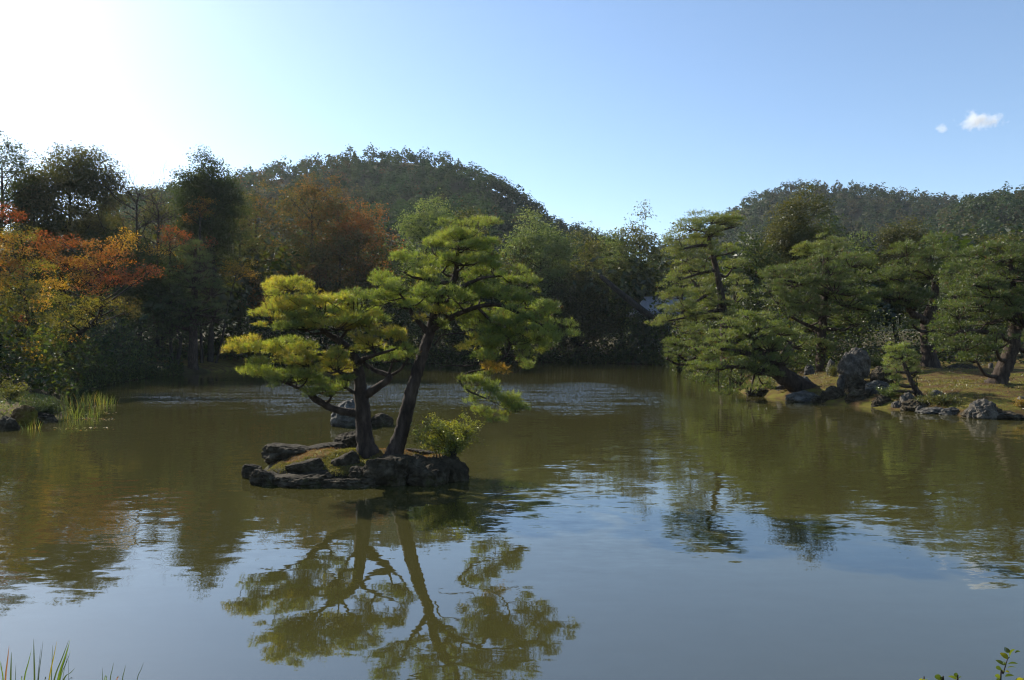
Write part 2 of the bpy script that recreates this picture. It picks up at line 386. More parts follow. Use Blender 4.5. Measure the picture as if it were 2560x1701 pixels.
def pine(label, d, trunk, branches, pads, cat='pine tree', group=None, o=(0, 0), sc=1.0, L=.09, k=18, w=.004, gap=.062, palc=PINE, seed=1, lob=.28, layers=2.0, ground=True, twigs=True, rough=.12, bark=None, tr=1.0, ps=1.0):
    """trunk/branches: [(px,py,ddepth,radius_px)...]; pads: (px,py,halfw,halfh,ddepth[,palette]) in crop coordinates o + sc*px"""
    rng = np.random.default_rng(seed); bark = bark or M_bark
    def cv(px, py, dd): return P(o[0]+px*sc, o[1]+py*sc, d+dd)
    m = sc/F*d
    tp = np.array([[*cv(a, b, c), r*m*tr] for a, b, c, r in trunk]); tp = spline(tp, 7)
    base = tp[0, :3].copy()
    t = Thing('pine_tree', label, cat, base, group)
    paths = [(tp[:, :3], tp[:, 3])]
    # flare at the foot, sunk a little into the soil
    foot = np.vstack([tp[0]+np.array([0, 0, -.25, tp[0, 3]*.35]), tp])
    kk = min(6, len(foot)); foot[:kk, 3] *= np.linspace(1.3, 1.0, kk)
    Vt, Ft = tube(foot[:, :3], foot[:, 3], 14, rough, seed); t.part('trunk', Vt, Ft, bark, smooth=True)
    for bi, br in enumerate(branches):
        bp = spline(np.array([[*cv(a, b, c), r*m*tr] for a, b, c, r in br]), 7); paths.append((bp[:, :3], bp[:, 3]))
        Vb, Fb = tube(bp[:, :3], bp[:, 3], 9, rough*1.2, seed+bi); t.part('branch', Vb, Fb, bark, smooth=True)
    for pi, pd in enumerate(pads):
        px, py, hw, hh, dd = pd[:5]; pc = pd[5] if len(pd) > 5 else palc
        c = cv(px, py, dd); rx, rz = hw*m*1.14*ps, hh*m*1.3*ps; ry = rx*.85
        q = c-np.array([0, 0, rz*.35])
        _, rp, rr = nearest_on(paths, q)
        r0 = min(rr*.6, .035*d/13+.02)
        mid = (rp*.45+q*.55)+np.array([0, 0, (-.12 if q[2] > rp[2]-.2 else .15)*np.linalg.norm(q-rp)])+rng.normal(size=3)*.06*np.linalg.norm(q-rp)
        bp = spline(np.array([[*rp, r0], [*mid, r0*.7], [*q, r0*.45]]), 5)
        tw = Geo(); tw.add(*tube(bp[:, :3], bp[:, 3], 6, .15, seed))
        lr = min(lob, rx*.55); n = int(np.clip(1.45*rx*ry/(lr*lr), 4, 48))
        r = np.sqrt(rng.uniform(0, 1, n))*.92; a = rng.uniform(0, 6.283, n)
        lc = c+np.stack([np.cos(a)*r*(rx-lr*.55), np.sin(a)*r*(ry-lr*.5), rz*(.5*(1-r**2)-.2)+rng.uniform(-.6, .6, n)*rz], 1)
        g = Geo()
        for i in range(n):
            lrx = lr*rng.uniform(.75, 1.2); lrz = max(min(lrx*.58, rz*.6), .05)
            nt_ = int(layers*math.pi*lrx*lrx/(gap*gap)*rng.uniform(.75, 1.1))+3
            dv = rdirs(rng, nt_); dv[:, 2] = np.where(dv[:, 2] < -.25, -dv[:, 2], dv[:, 2])
            C = lc[i]+dv*np.array([lrx, lrx, lrz])*rng.uniform(.4, 1.0, (nt_, 1))*(1+.25*rng.normal(size=(nt_, 1)).clip(-1, 1.5)*(rng.uniform(size=(nt_, 1)) < .35))
            outw = C-(c-np.array([0, 0, rz*1.2])); outw = unit(outw)
            A = unit(dv*.6+outw*.5+np.array([0, 0, .5])+rng.normal(size=(nt_, 3))*.42)
            lobc = pick(rng, pc, 1)[0]
            cc = pick(rng, pc, nt_)*.6+lobc*.4; old = rng.uniform(size=nt_) < .05; cc[old] = np.array([.11, .065, .028])*rng.uniform(.6, 1.3, (int(old.sum()), 1))
            g.add(*tufts(rng, C, A, L, k, w, col=cc))
            lp = spline(np.array([[*q, r0*.4], [*((q+lc[i])/2+rng.normal(size=3)*.1*lrx-np.array([0, 0, .1*lrx])), r0*.3], [*lc[i], r0*.16]]), 3)
            tw.add(*tube(lp[:, :3], lp[:, 3], 4, 0, 0))
            if twigs:
                for z in range(3):
                    e = C[rng.integers(0, nt_)]; s0 = lc[i]-np.array([0, 0, lrz*.2])
                    lp = np.array([s0, (s0+e)/2-np.array([0, 0, .02]), e]); tw.add(*tube(lp, [r0*.16, r0*.12, r0*.07], 3, 0, 0))
        Vn, Fn, Cn = g.out(); po = t.part('foliage_pad', Vn, Fn, M_needle, Cn)
        Vw, Fw, _ = tw.out(); t.part('twigs', Vw, Fw, bark, smooth=True, parent=po)
    return t

def limb_to(rng, a, b, r0, r1, bend=.12, sub=3, sides=5):
    l = np.linalg.norm(b-a); m = a*.5+b*.5+rng.normal(size=3)*bend*l*.5+np.array([0, 0, -.05*l])
    p = spline(np.array([[*a, r0], [*m, (r0+r1)/2], [*b, r1]]), sub); return tube(p[:, :3], p[:, 3], sides, 0, 1)

def broadleaf(label, d, cx, top, hw, bot, palc, seed, name='broadleaf_tree', cat='tree', cover=3.0, leaf=None, nl=16, mat=None, lobes=None, bx=None, trunk_r=None, flat=.8, depthf=.8, group=None, bark=None, lobf=.40, ups=.55, rag=.8):
    """crown between pixel rows top..bot, half width hw; trunk from the ground up into the crown"""
    q0 = bx if bx is not None else cx                  # stand on the bank, never in the water
    while pond_dist(np.array([(q0-CX)/F*d]), np.array([d]))[0] < 2.0: d += 1.0
    rng = np.random.default_rng(seed); mat = mat or M_leaf; leaf = leaf or max(.10, d*.0032); bark = bark or M_bark2
    m = d/F; cc = P(cx, (top+bot)/2, d); rx, rz = hw*m, (bot-top)/2*m; ry = rx*depthf
    X0 = (bx if bx is not None else cx); X0 = (X0-CX)/F*d; zb = gz1(X0, d); base = np.array([X0, d, zb])
    t = Thing(name, label, cat, base, group)
    L = []
    if lobes:
        for l in lobes:
            px, py, lw, lh, dd, pc = l[:6]; cv = l[6] if len(l) > 6 else 1.0; mm = (d+dd)/F
            L.append((P(px, py, d+dd), np.array([lw*mm*1.12, lw*mm, lh*mm*1.1]), pc, cv))
    else:
        nl = int(nl*1.25); ii = np.arange(nl)+.5; ph = np.arccos(1-1.86*ii/nl); ga = math.pi*(1+5**.5)*ii+rng.uniform(0, 6)
        dv = np.stack([np.cos(ga)*np.sin(ph), np.sin(ga)*np.sin(ph), np.cos(ph)], 1)+rng.normal(size=(nl, 3))*.12
        pos = cc+dv*rng.uniform(.54, .76, (nl, 1))*np.array([rx, ry, rz])
        for p_ in pos:
            s = rng.uniform(.7, 1.2)*lobf; L.append((p_, np.array([rx*s, ry*s, min(rz, rx*1.3)*s*flat]), palc, 1.0))
        L.append((cc, np.array([rx, ry, rz])*.62, palc, .7))
    tr = trunk_r or max(.10, .018*2*rz)
    fork = cc+np.array([0, 0, -rz*.35]); g = Geo()
    p = spline(np.array([[*(base-np.array([0, 0, .3])), tr*1.35], [*(base*.75+fork*.25+np.array([rng.normal()*.05*rz, 0, 0])), tr], [*(base*.3+fork*.7+np.array([rng.normal()*.08*rz, 0, 0])), tr*.8], [*fork, tr*.62], [*(cc+np.array([0, 0, rz*.3])), tr*.25]]), 6)
    t.part('trunk', *tube(p[:, :3], p[:, 3], 9, .1, seed), bark, smooth=True)
    for (c, r, pc, cv) in L:
        zz = p[:, 2]; tgt = min(max(c[2]-abs(c[0]-cc[0])*.6-r[2]*.4, fork[2]-rz*.3), zz[-1]); i = int(np.abs(zz-tgt).argmin())
        g.add(*limb_to(rng, p[i, :3], c, max(p[i, 3]*.55, .03), max(.02, tr*.06)))
        for z in range(3):
            e = c+rdirs(rng, 1)[0]*r*.8; s0 = c*.9+p[i, :3]*.1; g.add(*limb_to(rng, s0, e, max(.025, tr*.10), .012, sub=1, sides=3))
    Vl, Fl, _ = g.out(); t.part('branches', Vl, Fl, bark, smooth=True)
    g = Geo()
    for (c, r, pc, cv) in L:
        n = int(cover*.49*cv*math.pi*r[0]*max(r[2], r[0]*.35)/(leaf*leaf*.42))
        if n < 6: n = 6
        # leaves gather in sprays inside each lobe so that gaps open between them
        ns = max(5, n//26); sd = rdirs(rng, ns); sr = rng.uniform(.25, 1, (ns, 1))**.5
        sc_ = c+sd*sr*r*rng.uniform(.85, 1.15, (ns, 1)); si = rng.integers(0, ns, n)
        C = sc_[si]+rng.normal(size=(n, 3))*np.array([1, 1, .55])*rag*leaf*2.4
        Nn = unit(unit(C-c)*.5+np.array([0, 0, ups])+rng.normal(size=(n, 3))*.55)
        lc = pick(rng, pc, 1)[0]; sprc = pick(rng, pc, ns)
        colr = pick(rng, pc, n)*.35+sprc[si]*.4+lc*.25
        g.add(*leaves(rng, C, Nn, leaf, .6, colr))
    Vc, Fl, Cc = g.out(); t.part('crown', Vc, Fl, mat, Cc)
    return t

def bare_tree(label, d, cx, top, bot, seed, spread=.5, r0=.16, depth=5):
    rng = np.random.default_rng(seed); X = (cx-CX)/F*d; zb = gz1(X, d); H = P(cx, top, d)[2]-zb
    t = Thing('bare_tree', label, 'tree', (X, d, zb)); g = Geo()
    def grow(a, dr, l, r, k):
        b = a+dr*l; mm = (a+b)/2+rng.normal(size=3)*l*.07
        p = spline(np.array([[*a, r], [*mm, r*.8], [*b, r*.6]]), 3); g.add(*tube(p[:, :3], p[:, 3], 5 if k > 1 else 3, 0, 0))
        if k == 0: return
        for z in range(rng.integers(2, 4)):
            nd = unit(dr+rng.normal(size=3)*spread+np.array([0, 0, .12])); f = rng.uniform(.3, 1); grow(a*(1-f)+b*f, nd, l*rng.uniform(.5, .75), r*.5, k-1)
    p = spline(np.array([[X, d, zb-.3, r0*1.3], [X+rng.normal()*.2, d, zb+H*.4, r0*.9], [X+rng.normal()*.3, d, zb+H*.75, r0*.5], [X+rng.normal()*.4, d, zb+H*.84, .04]]), 6)
    t.part('trunk', *tube(p[:, :3], p[:, 3], 7, .1, seed), M_bark2, smooth=True)
    for f in np.linspace(.4, .99, 18):
        i = int(f*(len(p)-1)); a = rng.uniform(0, 6.28); grow(p[i, :3], unit(np.array([math.cos(a), math.sin(a)*.8, rng.uniform(.2, .7)])), H*.17*(1.3-f)*1.7, max(p[i, 3]*.5, .03), depth-2)
    Vb, Fb, _ = g.out(); t.part('branches', Vb, Fb, M_bark2, smooth=True); return t

# ------------------------------------------------------------------ rocks
def ico(sub):
    import bmesh
    bm = bmesh.new(); bmesh.ops.create_icosphere(bm, subdivisions=sub, radius=1); bm.verts.ensure_lookup_table()
    V = np.array([v.co[:] for v in bm.verts]); Fc = np.array([[v.index for v in f.verts] for f in bm.faces]); bm.free(); return V, Fc
ICO = {3: ico(3), 4: ico(4), 5: ico(5)}

def rock(label, x0, y0, x1, y1, d, seed, mat=None, dep=.9, sink=.35, cuts=9, amp=.13, sub=4, lean=0.0, top=0.0, name='rock', cat='rock', group=None, cutr=(.55, .9), slab=0.0):
    """a boulder filling the pixel box at depth d; cuts = flat cleaved faces"""
    rng = np.random.default_rng(seed); mat = mat or M_rock; V, Fc = ICO[sub]; V = V.copy()
    for ic in range(cuts):
        n = unit(rng.normal(size=3)*np.array([1, 1, .8])); h = rng.uniform(*cutr)
        if ic == 0 and slab: n = unit(np.array([rng.normal()*.2, rng.normal()*.2, 1])); h = slab; s = V@n; ov = np.maximum(s-h, 0); V = V-ov[:, None]*n*.93
    q = V*1.5+seed*3.1
    rid = 1-2*np.abs(fbm(q*1.7+5, 3, seed+7)); strat = fbm(np.stack([q[:, 0]*.5, q[:, 1]*.5, q[:, 2]*4.5], 1), 3, seed+13)
    V = V*(1+amp*fbm(q, 4, seed)+amp*.7*rid+amp*.45*strat+amp*.35*fbm(q*6, 3, seed+17))[:, None]
    lo, hi = V.min(0), V.max(0); V = (V-(lo+hi)/2)/((hi-lo)/2)
    a, b = P(x0, y0, d), P(x1, y1, d); w = (b[0]-a[0])/2; h = a[2]-b[2]; H = h*(1+sink)/2
    if top: V[:, 0] *= 1-top*np.clip(V[:, 2]*.5+.5, 0, 1)
    V[:, 0] += lean*V[:, 2]
    V = V*np.array([w, w*dep, H])+np.array([(a[0]+b[0])/2, d, a[2]-H])
    base = np.array([(a[0]+b[0])/2, d, b[2]])
    o = link(name, mesh(name, V-base, Fc, mat, smooth=False)); o.location = tuple(base)
    o.data.polygons.foreach_set('use_smooth', np.full(len(o.data.polygons), sub == 4 and cuts < 9))
    return tag(o, label, cat, group)

# ------------------------------------------------------------------ the islet
ICX, ICY = -2.92, 13.0
def islet_z(X, Y):
    u = (X-ICX)/1.88; v = (Y-ICY)/np.where(Y < ICY, .98, 1.15); ang = np.arctan2(v, u); r = np.hypot(u, v)
    edge = 1+.07*np.sin(3*ang+1)+.05*np.sin(7*ang+.4)
    q = np.stack([X.ravel()*2.2, Y.ravel()*2.2, X.ravel()*0], 1); n = fbm(q, 4, 77).reshape(X.shape)
    t = np.clip(1-r/edge, -1, 1)
    return np.where(t > 0, .02+.30*(1-np.exp(-t*7))+.13*np.exp(-((u+.0)**2*6+(v-.1)**2*5))+n*.06*np.clip(t*5, 0, 1), t*2)
V, Fc = grid(np.linspace(ICX-2.2, ICX+2.2, 120), np.linspace(ICY-1.4, ICY+1.4, 80), islet_z)
ctr = V[Fc].mean(1); Fc = Fc[ctr[:, 2] > -.3]
me = mesh('islet_ground', V, Fc, M_moss, smooth=True); me.materials.append(M_rock_dark)
me.polygons.foreach_set('material_index', (V[Fc].mean(1)[:, 2] < .16).astype(np.int32)); tag(link('islet_ground', me), kind='structure')

def moss_fuzz(name, pts, label, cols, seed, l=.03, w=.008, per=1):
    rng = np.random.default_rng(seed); pts = np.repeat(pts, per, 0); n = len(pts); A = unit(rng.normal(size=(n, 3))*.5+np.array([0, 0, 1]))
    c = pick(rng, cols, n); Vm, Fm, Cm = tufts(rng, pts, A, l, 3, w, (.1, .9), c)
    return tag(link(name, mesh(name, Vm, Fm, M_grass, Cm)), label, 'moss', kind='stuff')
MOSS = pal((.15, .14, .02), (.11, .115, .018), (.19, .16, .03), (.08, .09, .016))
LITTER = pal((.16, .075, .03), (.11, .06, .03), (.20, .11, .045))
rng = np.random.default_rng(5)
xy = np.stack([rng.uniform(ICX-1.9, ICX+1.9, 26000), rng.uniform(ICY-1.15, ICY+1.15, 26000)], 1)
zz = islet_z(xy[:, 0], xy[:, 1]); nz = fbm(np.stack([xy[:, 0]*1.7, xy[:, 1]*1.7, xy[:, 0]*0], 1), 3, 41)
okm = (zz > .1); p3 = np.stack([xy[:, 0], xy[:, 1], zz], 1)
moss_fuzz('islet_moss', p3[okm & (nz > -.12)][:9000], 'golden green moss carpet on the pond islet', MOSS, 6, .028, .009)
moss_fuzz('fallen_needles', p3[okm & (nz < .05)][:5000], 'brown fallen pine needles littering the islet', LITTER, 7, .035, .005)

IR = 'rocks around the pond islet'
for a in [('small square dark rock at the left tip of the islet', 603, 1160, 656, 1196, 12.5, 1, M_rock_dark, .9),
          ('rounded dark boulder at the islet\'s left end, beside the square rock', 628, 1169, 724, 1215, 12.0, 2, M_rock_dark, .9),
          ('long low dark rock along the islet\'s front left edge', 676, 1180, 842, 1222, 11.85, 3, M_rock_dark, .6),
          ('dark triangular rock with a pale lichen disc on the islet moss', 714, 1146, 812, 1182, 12.2, 4, M_rock_dark, .7),
          ('flat layered slab at the islet\'s back left', 654, 1108, 796, 1156, 13.4, 5, M_rock_dark, .7),
          ('low brown slab behind the moss, left of the upright block', 752, 1106, 872, 1146, 13.5, 6, M_rock_dark, .7),
          ('upright blocky dark rock behind the left pine trunk', 836, 1078, 902, 1130, 13.9, 7, M_rock_dark, .9),
          ('small pointed dark rock in the middle of the islet moss', 826, 1128, 900, 1170, 12.4, 8, M_rock_dark, .8),
          ('tiny dark rock at the front edge of the moss', 872, 1166, 926, 1200, 11.9, 9, M_rock_dark, .9),
          ('big dark mossy boulder at the foot of the leaning pine', 910, 1140, 1036, 1212, 11.95, 10, M_rock_dark, .8),
          ('angular grey boulder on the islet below the yellow shrub', 1004, 1139, 1124, 1212, 11.95, 19, M_rock_dark, .8),
          ('upright dark rock at the islet\'s right tip', 1094, 1136, 1174, 1212, 12.25, 12, M_rock_dark, .8),
          ('low flat rock behind the leaning pine, left of the yellow shrub', 1012, 1121, 1090, 1146, 13.5, 13, M_rock_dark, .7),
          ('dark submerged front rock below the moss, centre of the islet', 796, 1192, 956, 1226, 11.75, 14, M_rock_dark, .5)]:
    rock(*a[:8], dep=a[8], group=IR, cuts=16, amp=.125, slab=.42 if a[3]-a[1] > 60 else .6, sub=5 if a[3]-a[1] > 90 else 4, sink=.5, cutr=(.42, .82))
rock('rounded grey boulder standing in the water behind the left pine', 820, 998, 932, 1068, 20.6, 51, M_rock, .8, sink=.3, cuts=7, amp=.08, top=.25, sub=5)
rock('low dark rock in the water, right of the rounded boulder', 922, 1031, 986, 1068, 20.6, 52, M_rock_dark, .8, sink=.4)

# the two islet pines
k3 = dict(o=(550, 520), sc=.4592)
pine('gnarled pine with layered pads, left trunk on the islet', 13.0,
     [(805, 1345, 0, 62), (785, 1230, 0, 50), (775, 1100, 0, 46), (764, 985, 0, 38), (757, 900, 0, 33), (738, 830, .05, 30), (700, 775, .1, 27), (650, 725, .15, 22), (590, 690, .2, 17), (520, 630, .2, 12), (440, 540, .2, 7)],
     [[(752, 1118, 0, 26), (690, 1112, -.05, 24), (610, 1092, -.12, 22), (555, 1062, -.2, 20), (512, 1036, -.25, 20), (470, 1000, -.3, 12), (400, 970, -.3, 9), (300, 930, -.35, 6)],
      [(785, 1030, 0, 26), (845, 985, -.05, 24), (905, 945, -.1, 21), (925, 918, -.1, 19), (900, 905, -.05, 16), (850, 888, 0, 14), (800, 858, .05, 12), (765, 822, .1, 9)],
      [(745, 850, .05, 20), (790, 820, -.1, 15), (850, 800, -.2, 10), (950, 770, -.3, 7)],
      [(700, 775, .1, 16), (640, 790, -.2, 12), (520, 800, -.35, 8), (380, 800, -.4, 6)]],
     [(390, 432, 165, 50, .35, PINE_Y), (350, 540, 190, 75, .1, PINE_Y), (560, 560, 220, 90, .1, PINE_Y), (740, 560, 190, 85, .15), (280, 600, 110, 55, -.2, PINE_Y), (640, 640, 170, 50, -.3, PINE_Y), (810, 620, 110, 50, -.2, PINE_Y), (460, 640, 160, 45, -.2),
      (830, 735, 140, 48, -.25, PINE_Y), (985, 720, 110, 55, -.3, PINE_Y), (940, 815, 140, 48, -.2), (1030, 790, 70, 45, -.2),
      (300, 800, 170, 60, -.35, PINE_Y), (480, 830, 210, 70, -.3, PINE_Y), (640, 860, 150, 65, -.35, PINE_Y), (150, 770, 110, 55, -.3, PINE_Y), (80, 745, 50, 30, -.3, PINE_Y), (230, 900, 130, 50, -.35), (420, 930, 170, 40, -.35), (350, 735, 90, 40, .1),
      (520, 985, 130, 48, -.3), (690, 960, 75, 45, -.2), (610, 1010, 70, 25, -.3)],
     **k3, palc=PINE, seed=101, gap=.060, L=.070, k=10, w=.0055, lob=.20, layers=1.85, tr=.9)
pine('taller pine leaning right on the islet with a drooping side branch', 12.7,
     [(938, 1375, 0, 58), (962, 1300, 0, 50), (988, 1220, 0, 44), (1015, 1110, 0, 42), (1048, 980, 0, 39), (1080, 870, .05, 36), (1112, 770, .1, 33), (1140, 690, .15, 30), (1160, 600, .2, 27), (1185, 520, .2, 26), (1215, 460, .15, 25), (1262, 415, .1, 21), (1285, 350, .1, 16), (1290, 270, .1, 11), (1310, 170, .1, 7)],
     [[(1225, 450, .15, 18), (1300, 440, 0, 15), (1370, 405, -.1, 12), (1440, 380, -.15, 8), (1530, 370, -.1, 6)],
      [(1262, 415, .1, 15), (1200, 405, 0, 13), (1130, 390, -.1, 11), (1060, 380, -.15, 8), (1000, 350, -.15, 6)],
      [(1140, 690, .15, 20), (1090, 630, .1, 16), (1050, 590, .05, 13), (1030, 540, 0, 10), (980, 470, -.1, 6)],
      [(1145, 670, .15, 22), (1250, 600, -.05, 17), (1400, 540, -.2, 14), (1520, 530, -.3, 11), (1620, 570, -.35, 9), (1740, 630, -.4, 6)],
      [(1170, 745, .1, 6), (1200, 700, -.05, 5), (1240, 688, -.1, 4), (1330, 680, -.2, 3)],
      [(1400, 540, -.2, 9), (1500, 640, -.35, 8), (1570, 720, -.4, 6), (1560, 800, -.4, 5), (1470, 870, -.4, 4.5), (1360, 895, -.4, 5), (1305, 930, -.4, 6), (1335, 985, -.4, 6), (1405, 1020, -.4, 5), (1500, 1060, -.4, 4)],
      [(1190, 872, -.38, 2), (1250, 858, -.4, 3), (1310, 862, -.4, 4), (1380, 858, -.4, 4)]],
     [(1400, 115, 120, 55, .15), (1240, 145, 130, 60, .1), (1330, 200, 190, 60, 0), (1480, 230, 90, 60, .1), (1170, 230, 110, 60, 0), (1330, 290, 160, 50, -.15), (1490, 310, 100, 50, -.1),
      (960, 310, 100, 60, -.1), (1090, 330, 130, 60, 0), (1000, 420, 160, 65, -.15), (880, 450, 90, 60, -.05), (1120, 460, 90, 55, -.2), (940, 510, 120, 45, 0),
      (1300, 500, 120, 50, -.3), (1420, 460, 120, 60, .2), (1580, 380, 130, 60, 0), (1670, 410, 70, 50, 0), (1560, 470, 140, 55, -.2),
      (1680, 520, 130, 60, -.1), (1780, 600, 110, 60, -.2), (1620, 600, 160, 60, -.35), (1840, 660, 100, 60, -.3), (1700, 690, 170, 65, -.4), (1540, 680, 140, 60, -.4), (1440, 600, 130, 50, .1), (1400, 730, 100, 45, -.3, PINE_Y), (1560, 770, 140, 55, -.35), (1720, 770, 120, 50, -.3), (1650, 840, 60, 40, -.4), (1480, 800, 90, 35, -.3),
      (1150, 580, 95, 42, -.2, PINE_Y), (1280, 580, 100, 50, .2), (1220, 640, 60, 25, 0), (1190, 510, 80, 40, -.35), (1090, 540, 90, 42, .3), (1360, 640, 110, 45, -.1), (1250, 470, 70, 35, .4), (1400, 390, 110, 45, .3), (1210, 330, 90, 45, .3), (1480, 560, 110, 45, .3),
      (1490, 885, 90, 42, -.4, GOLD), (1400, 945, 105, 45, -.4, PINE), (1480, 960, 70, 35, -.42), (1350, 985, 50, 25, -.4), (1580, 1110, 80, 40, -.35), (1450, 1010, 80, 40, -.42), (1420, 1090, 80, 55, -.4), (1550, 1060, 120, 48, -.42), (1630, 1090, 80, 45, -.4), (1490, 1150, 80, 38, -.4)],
     **k3, palc=PINE, seed=102, gap=.060, L=.072, k=10, w=.0055, lob=.20, layers=1.85, tr=.9)

# shrub on the islet
def shrub(label, base, stems, leafn, leafs, cols, seed, spread, height, name='shrub', cat='shrub', lean=(0, 0), group=None, mat=None, flat=1.0):
    rng = np.random.default_rng(seed); t = Thing(name, label, cat, base, group); g = Geo(); C = []
    for i in range(stems):
        a = rng.uniform(0, 6.283); r = math.sqrt(rng.uniform(.02, 1))*spread; h = height*rng.uniform(.45, 1)*(1-.35*(r/spread)**2)
        e = np.array([math.cos(a)*r+lean[0], math.sin(a)*r*flat+lean[1], h]); s0 = np.array([rng.normal()*.05, rng.normal()*.05, -.05])
        p = spline(np.array([s0, e*np.array([.35, .35, .5])+rng.normal(size=3)*.03*height, e]), 5)+base
        g.add(*tube(p, np.linspace(.010, .003, len(p))*height, 4))
        for z in range(7):
            f = rng.uniform(.35, 1); q = p[int(f*(len(p)-1))]; e2 = q+rng.normal(size=3)*np.array([.16, .16, .09])*height*1.0
            g.add(*tube(np.array([q, (q+e2)/2+[0, 0, .01], e2]), [.003*height, .0025*height, .0012*height], 3)); C.append((q, e2))
    Vs, Fs, _ = g.out(); t.part('stems', Vs, Fs, M_bark2, smooth=True)
    k = rng.integers(0, len(C), leafn); A = np.array([c[0] for c in C])[k]; B = np.array([c[1] for c in C])[k]
    f = rng.uniform(.35, 1.15, (leafn, 1)); pts = A*(1-f)+B*f+rng.normal(size=(leafn, 3))*leafs*.8
    Nn = unit(rng.normal(size=(leafn, 3))*.6+np.array([0, 0, .8])); tc = pick(rng, cols, len(C))
    Vl, Fl, Cl = leaves(rng, pts, Nn, leafs, .5, tc[k]*.6+pick(rng, cols, leafn)*.4); t.part('foliage', Vl, Fl, mat or M_grass, Cl); return t
YEL = pal((.20, .19, .022), (.15, .16, .020), (.24, .20, .03), (.12, .13, .02))
bs = P(1130, 1140, 12.6)
shrub('yellow green leafy shrub at the right end of the islet', bs, 46, 8000, .042, YEL*np.array([.95, 1.1, 1.0]), 21, .68, .92, lean=(-.06, 0))
shrub('thin upright sprig of pale leaves rising left of the islet shrub', P(1088, 1146, 12.8), 7, 340, .036, YEL, 22, .16, .78, lean=(-.04, 0))

# ------------------------------------------------------------------ right bank
RB = 'rocks along the right bank'
for a in [('tall brown standing rock on the right bank, front one of the pair', 2094, 880, 2154, 944, 30.6, 161, M_rock_pale, .8, .05),
          ('pale pointed rock rising behind the tall brown standing rock', 2110, 869, 2178, 932, 31.6, 163, M_rock_pale, .8, .08),
          ('dark mossy boulder right of the tall standing rocks', 2172, 915, 2234, 960, 29.4, 63, M_rock_dark, .9, .1),
          ('dark upright boulder below the tall standing rocks', 2110, 936, 2172, 985, 28.9, 64, M_rock_dark, .8, .2),
          ('small upright stone left of the dark upright boulder', 2092, 936, 2113, 970, 29.3, 65, M_rock, .9, .3),
          ('jagged stone under the pines, left of the standing rocks', 2064, 898, 2095, 936, 33.4, 66, M_rock, .8, .3),
          ('squared stone on the moss at the back of the bank', 2010, 909, 2037, 938, 35, 67, M_rock, .8, .1),
          ('grey boulder behind the leaning pine trunk', 1984, 940, 2032, 972, 31.4, 68, M_rock, .8, .1),
          ('grey waterside rock left of the leaning pine trunk', 1937, 956, 1980, 996, 32.2, 69, M_rock, .8, .1),
          ('mossy low rock at the water under the leaning pine', 1948, 974, 1980, 998, 31.6, 70, M_moss, .8, .1),
          ('flat grey slab in front of the dark mossy boulder', 2162, 951, 2234, 984, 28.0, 71, M_rock, .7, 0),
          ('rounded grey shore boulder at the foot of the small pine', 2246, 980, 2292, 1028, 25.9, 72, M_rock_pale, .8, .2),
          ('low brown shore rock left of the rounded grey boulder', 2224, 1002, 2262, 1028, 25.9, 73, M_rock_pale, .8, .1),
          ('dark square rock in the cut bank by the water', 2178, 988, 2230, 1023, 26.5, 74, M_rock_dark, .7, 0),
          ('small pale shore stone under the low yellow shrub', 2288, 1014, 2310, 1038, 24.6, 75, M_rock_pale, .8, .1),
          ('flat grey rocks at the water below the low shrub', 2340, 1018, 2418, 1048, 23.9, 76, M_rock, .6, 0),
          ('large lichened grey boulder at the shore', 2412, 996, 2498, 1058, 22.7, 77, M_rock_pale, .8, .2),
          ('dark low rock right of the large lichened boulder', 2488, 1018, 2540, 1051, 23.3, 78, M_rock_dark, .8, 0),
          ('grey boulder at the right edge of the picture', 2528, 990, 2600, 1042, 23.8, 79, M_rock_pale, .8, .1),
          ('small dark rock in the shadow above the low shrub', 2322, 975, 2360, 998, 25.9, 80, M_rock, .8, .1),
          ('dark bank rock left of the dark upright boulder', 2050, 964, 2118, 1008, 28.6, 81, M_rock_dark, .6, 0),
          ('dark bank rock below the dark upright boulder', 2112, 972, 2190, 1016, 27.6, 82, M_rock_dark, .6, 0),
          ('flat pale stone at the foot of the forked pine', 2306, 906, 2336, 917, 35, 83, M_rock_pale, .8, 0),
          ('low earthy mound on the crest of the moss bank', 2356, 909, 2456, 934, 33, 84, M_rock_dark, .6, .3)]:
    rock(*a[:8], dep=a[8], top=a[9], group=RB, cuts=14 if a[6] < 150 else 5, amp=.13 if a[6] < 150 else .11, sub=5 if (a[3]-a[1])*(a[4]-a[2]) > 2500 else 4, sink=.45, cutr=(.45, .85) if a[6] < 150 else (.72, .95))
def post(label, px, y0, y1, d):
    b = P(px, y1, d); h = P(px, y0, d)[2]-b[2]; z = np.array([-.2, 0, h*.9, h*.97, h]); r = np.array([.11, .11, .105, .085, .02])
    V, Fc = tube(np.array([b+[0, 0, q] for q in z]), r, 10); o = link('stone_post', mesh('stone_post', V-b, Fc, M_rock_pale, smooth=True)); o.location = tuple(b); tag(o, label, 'post')
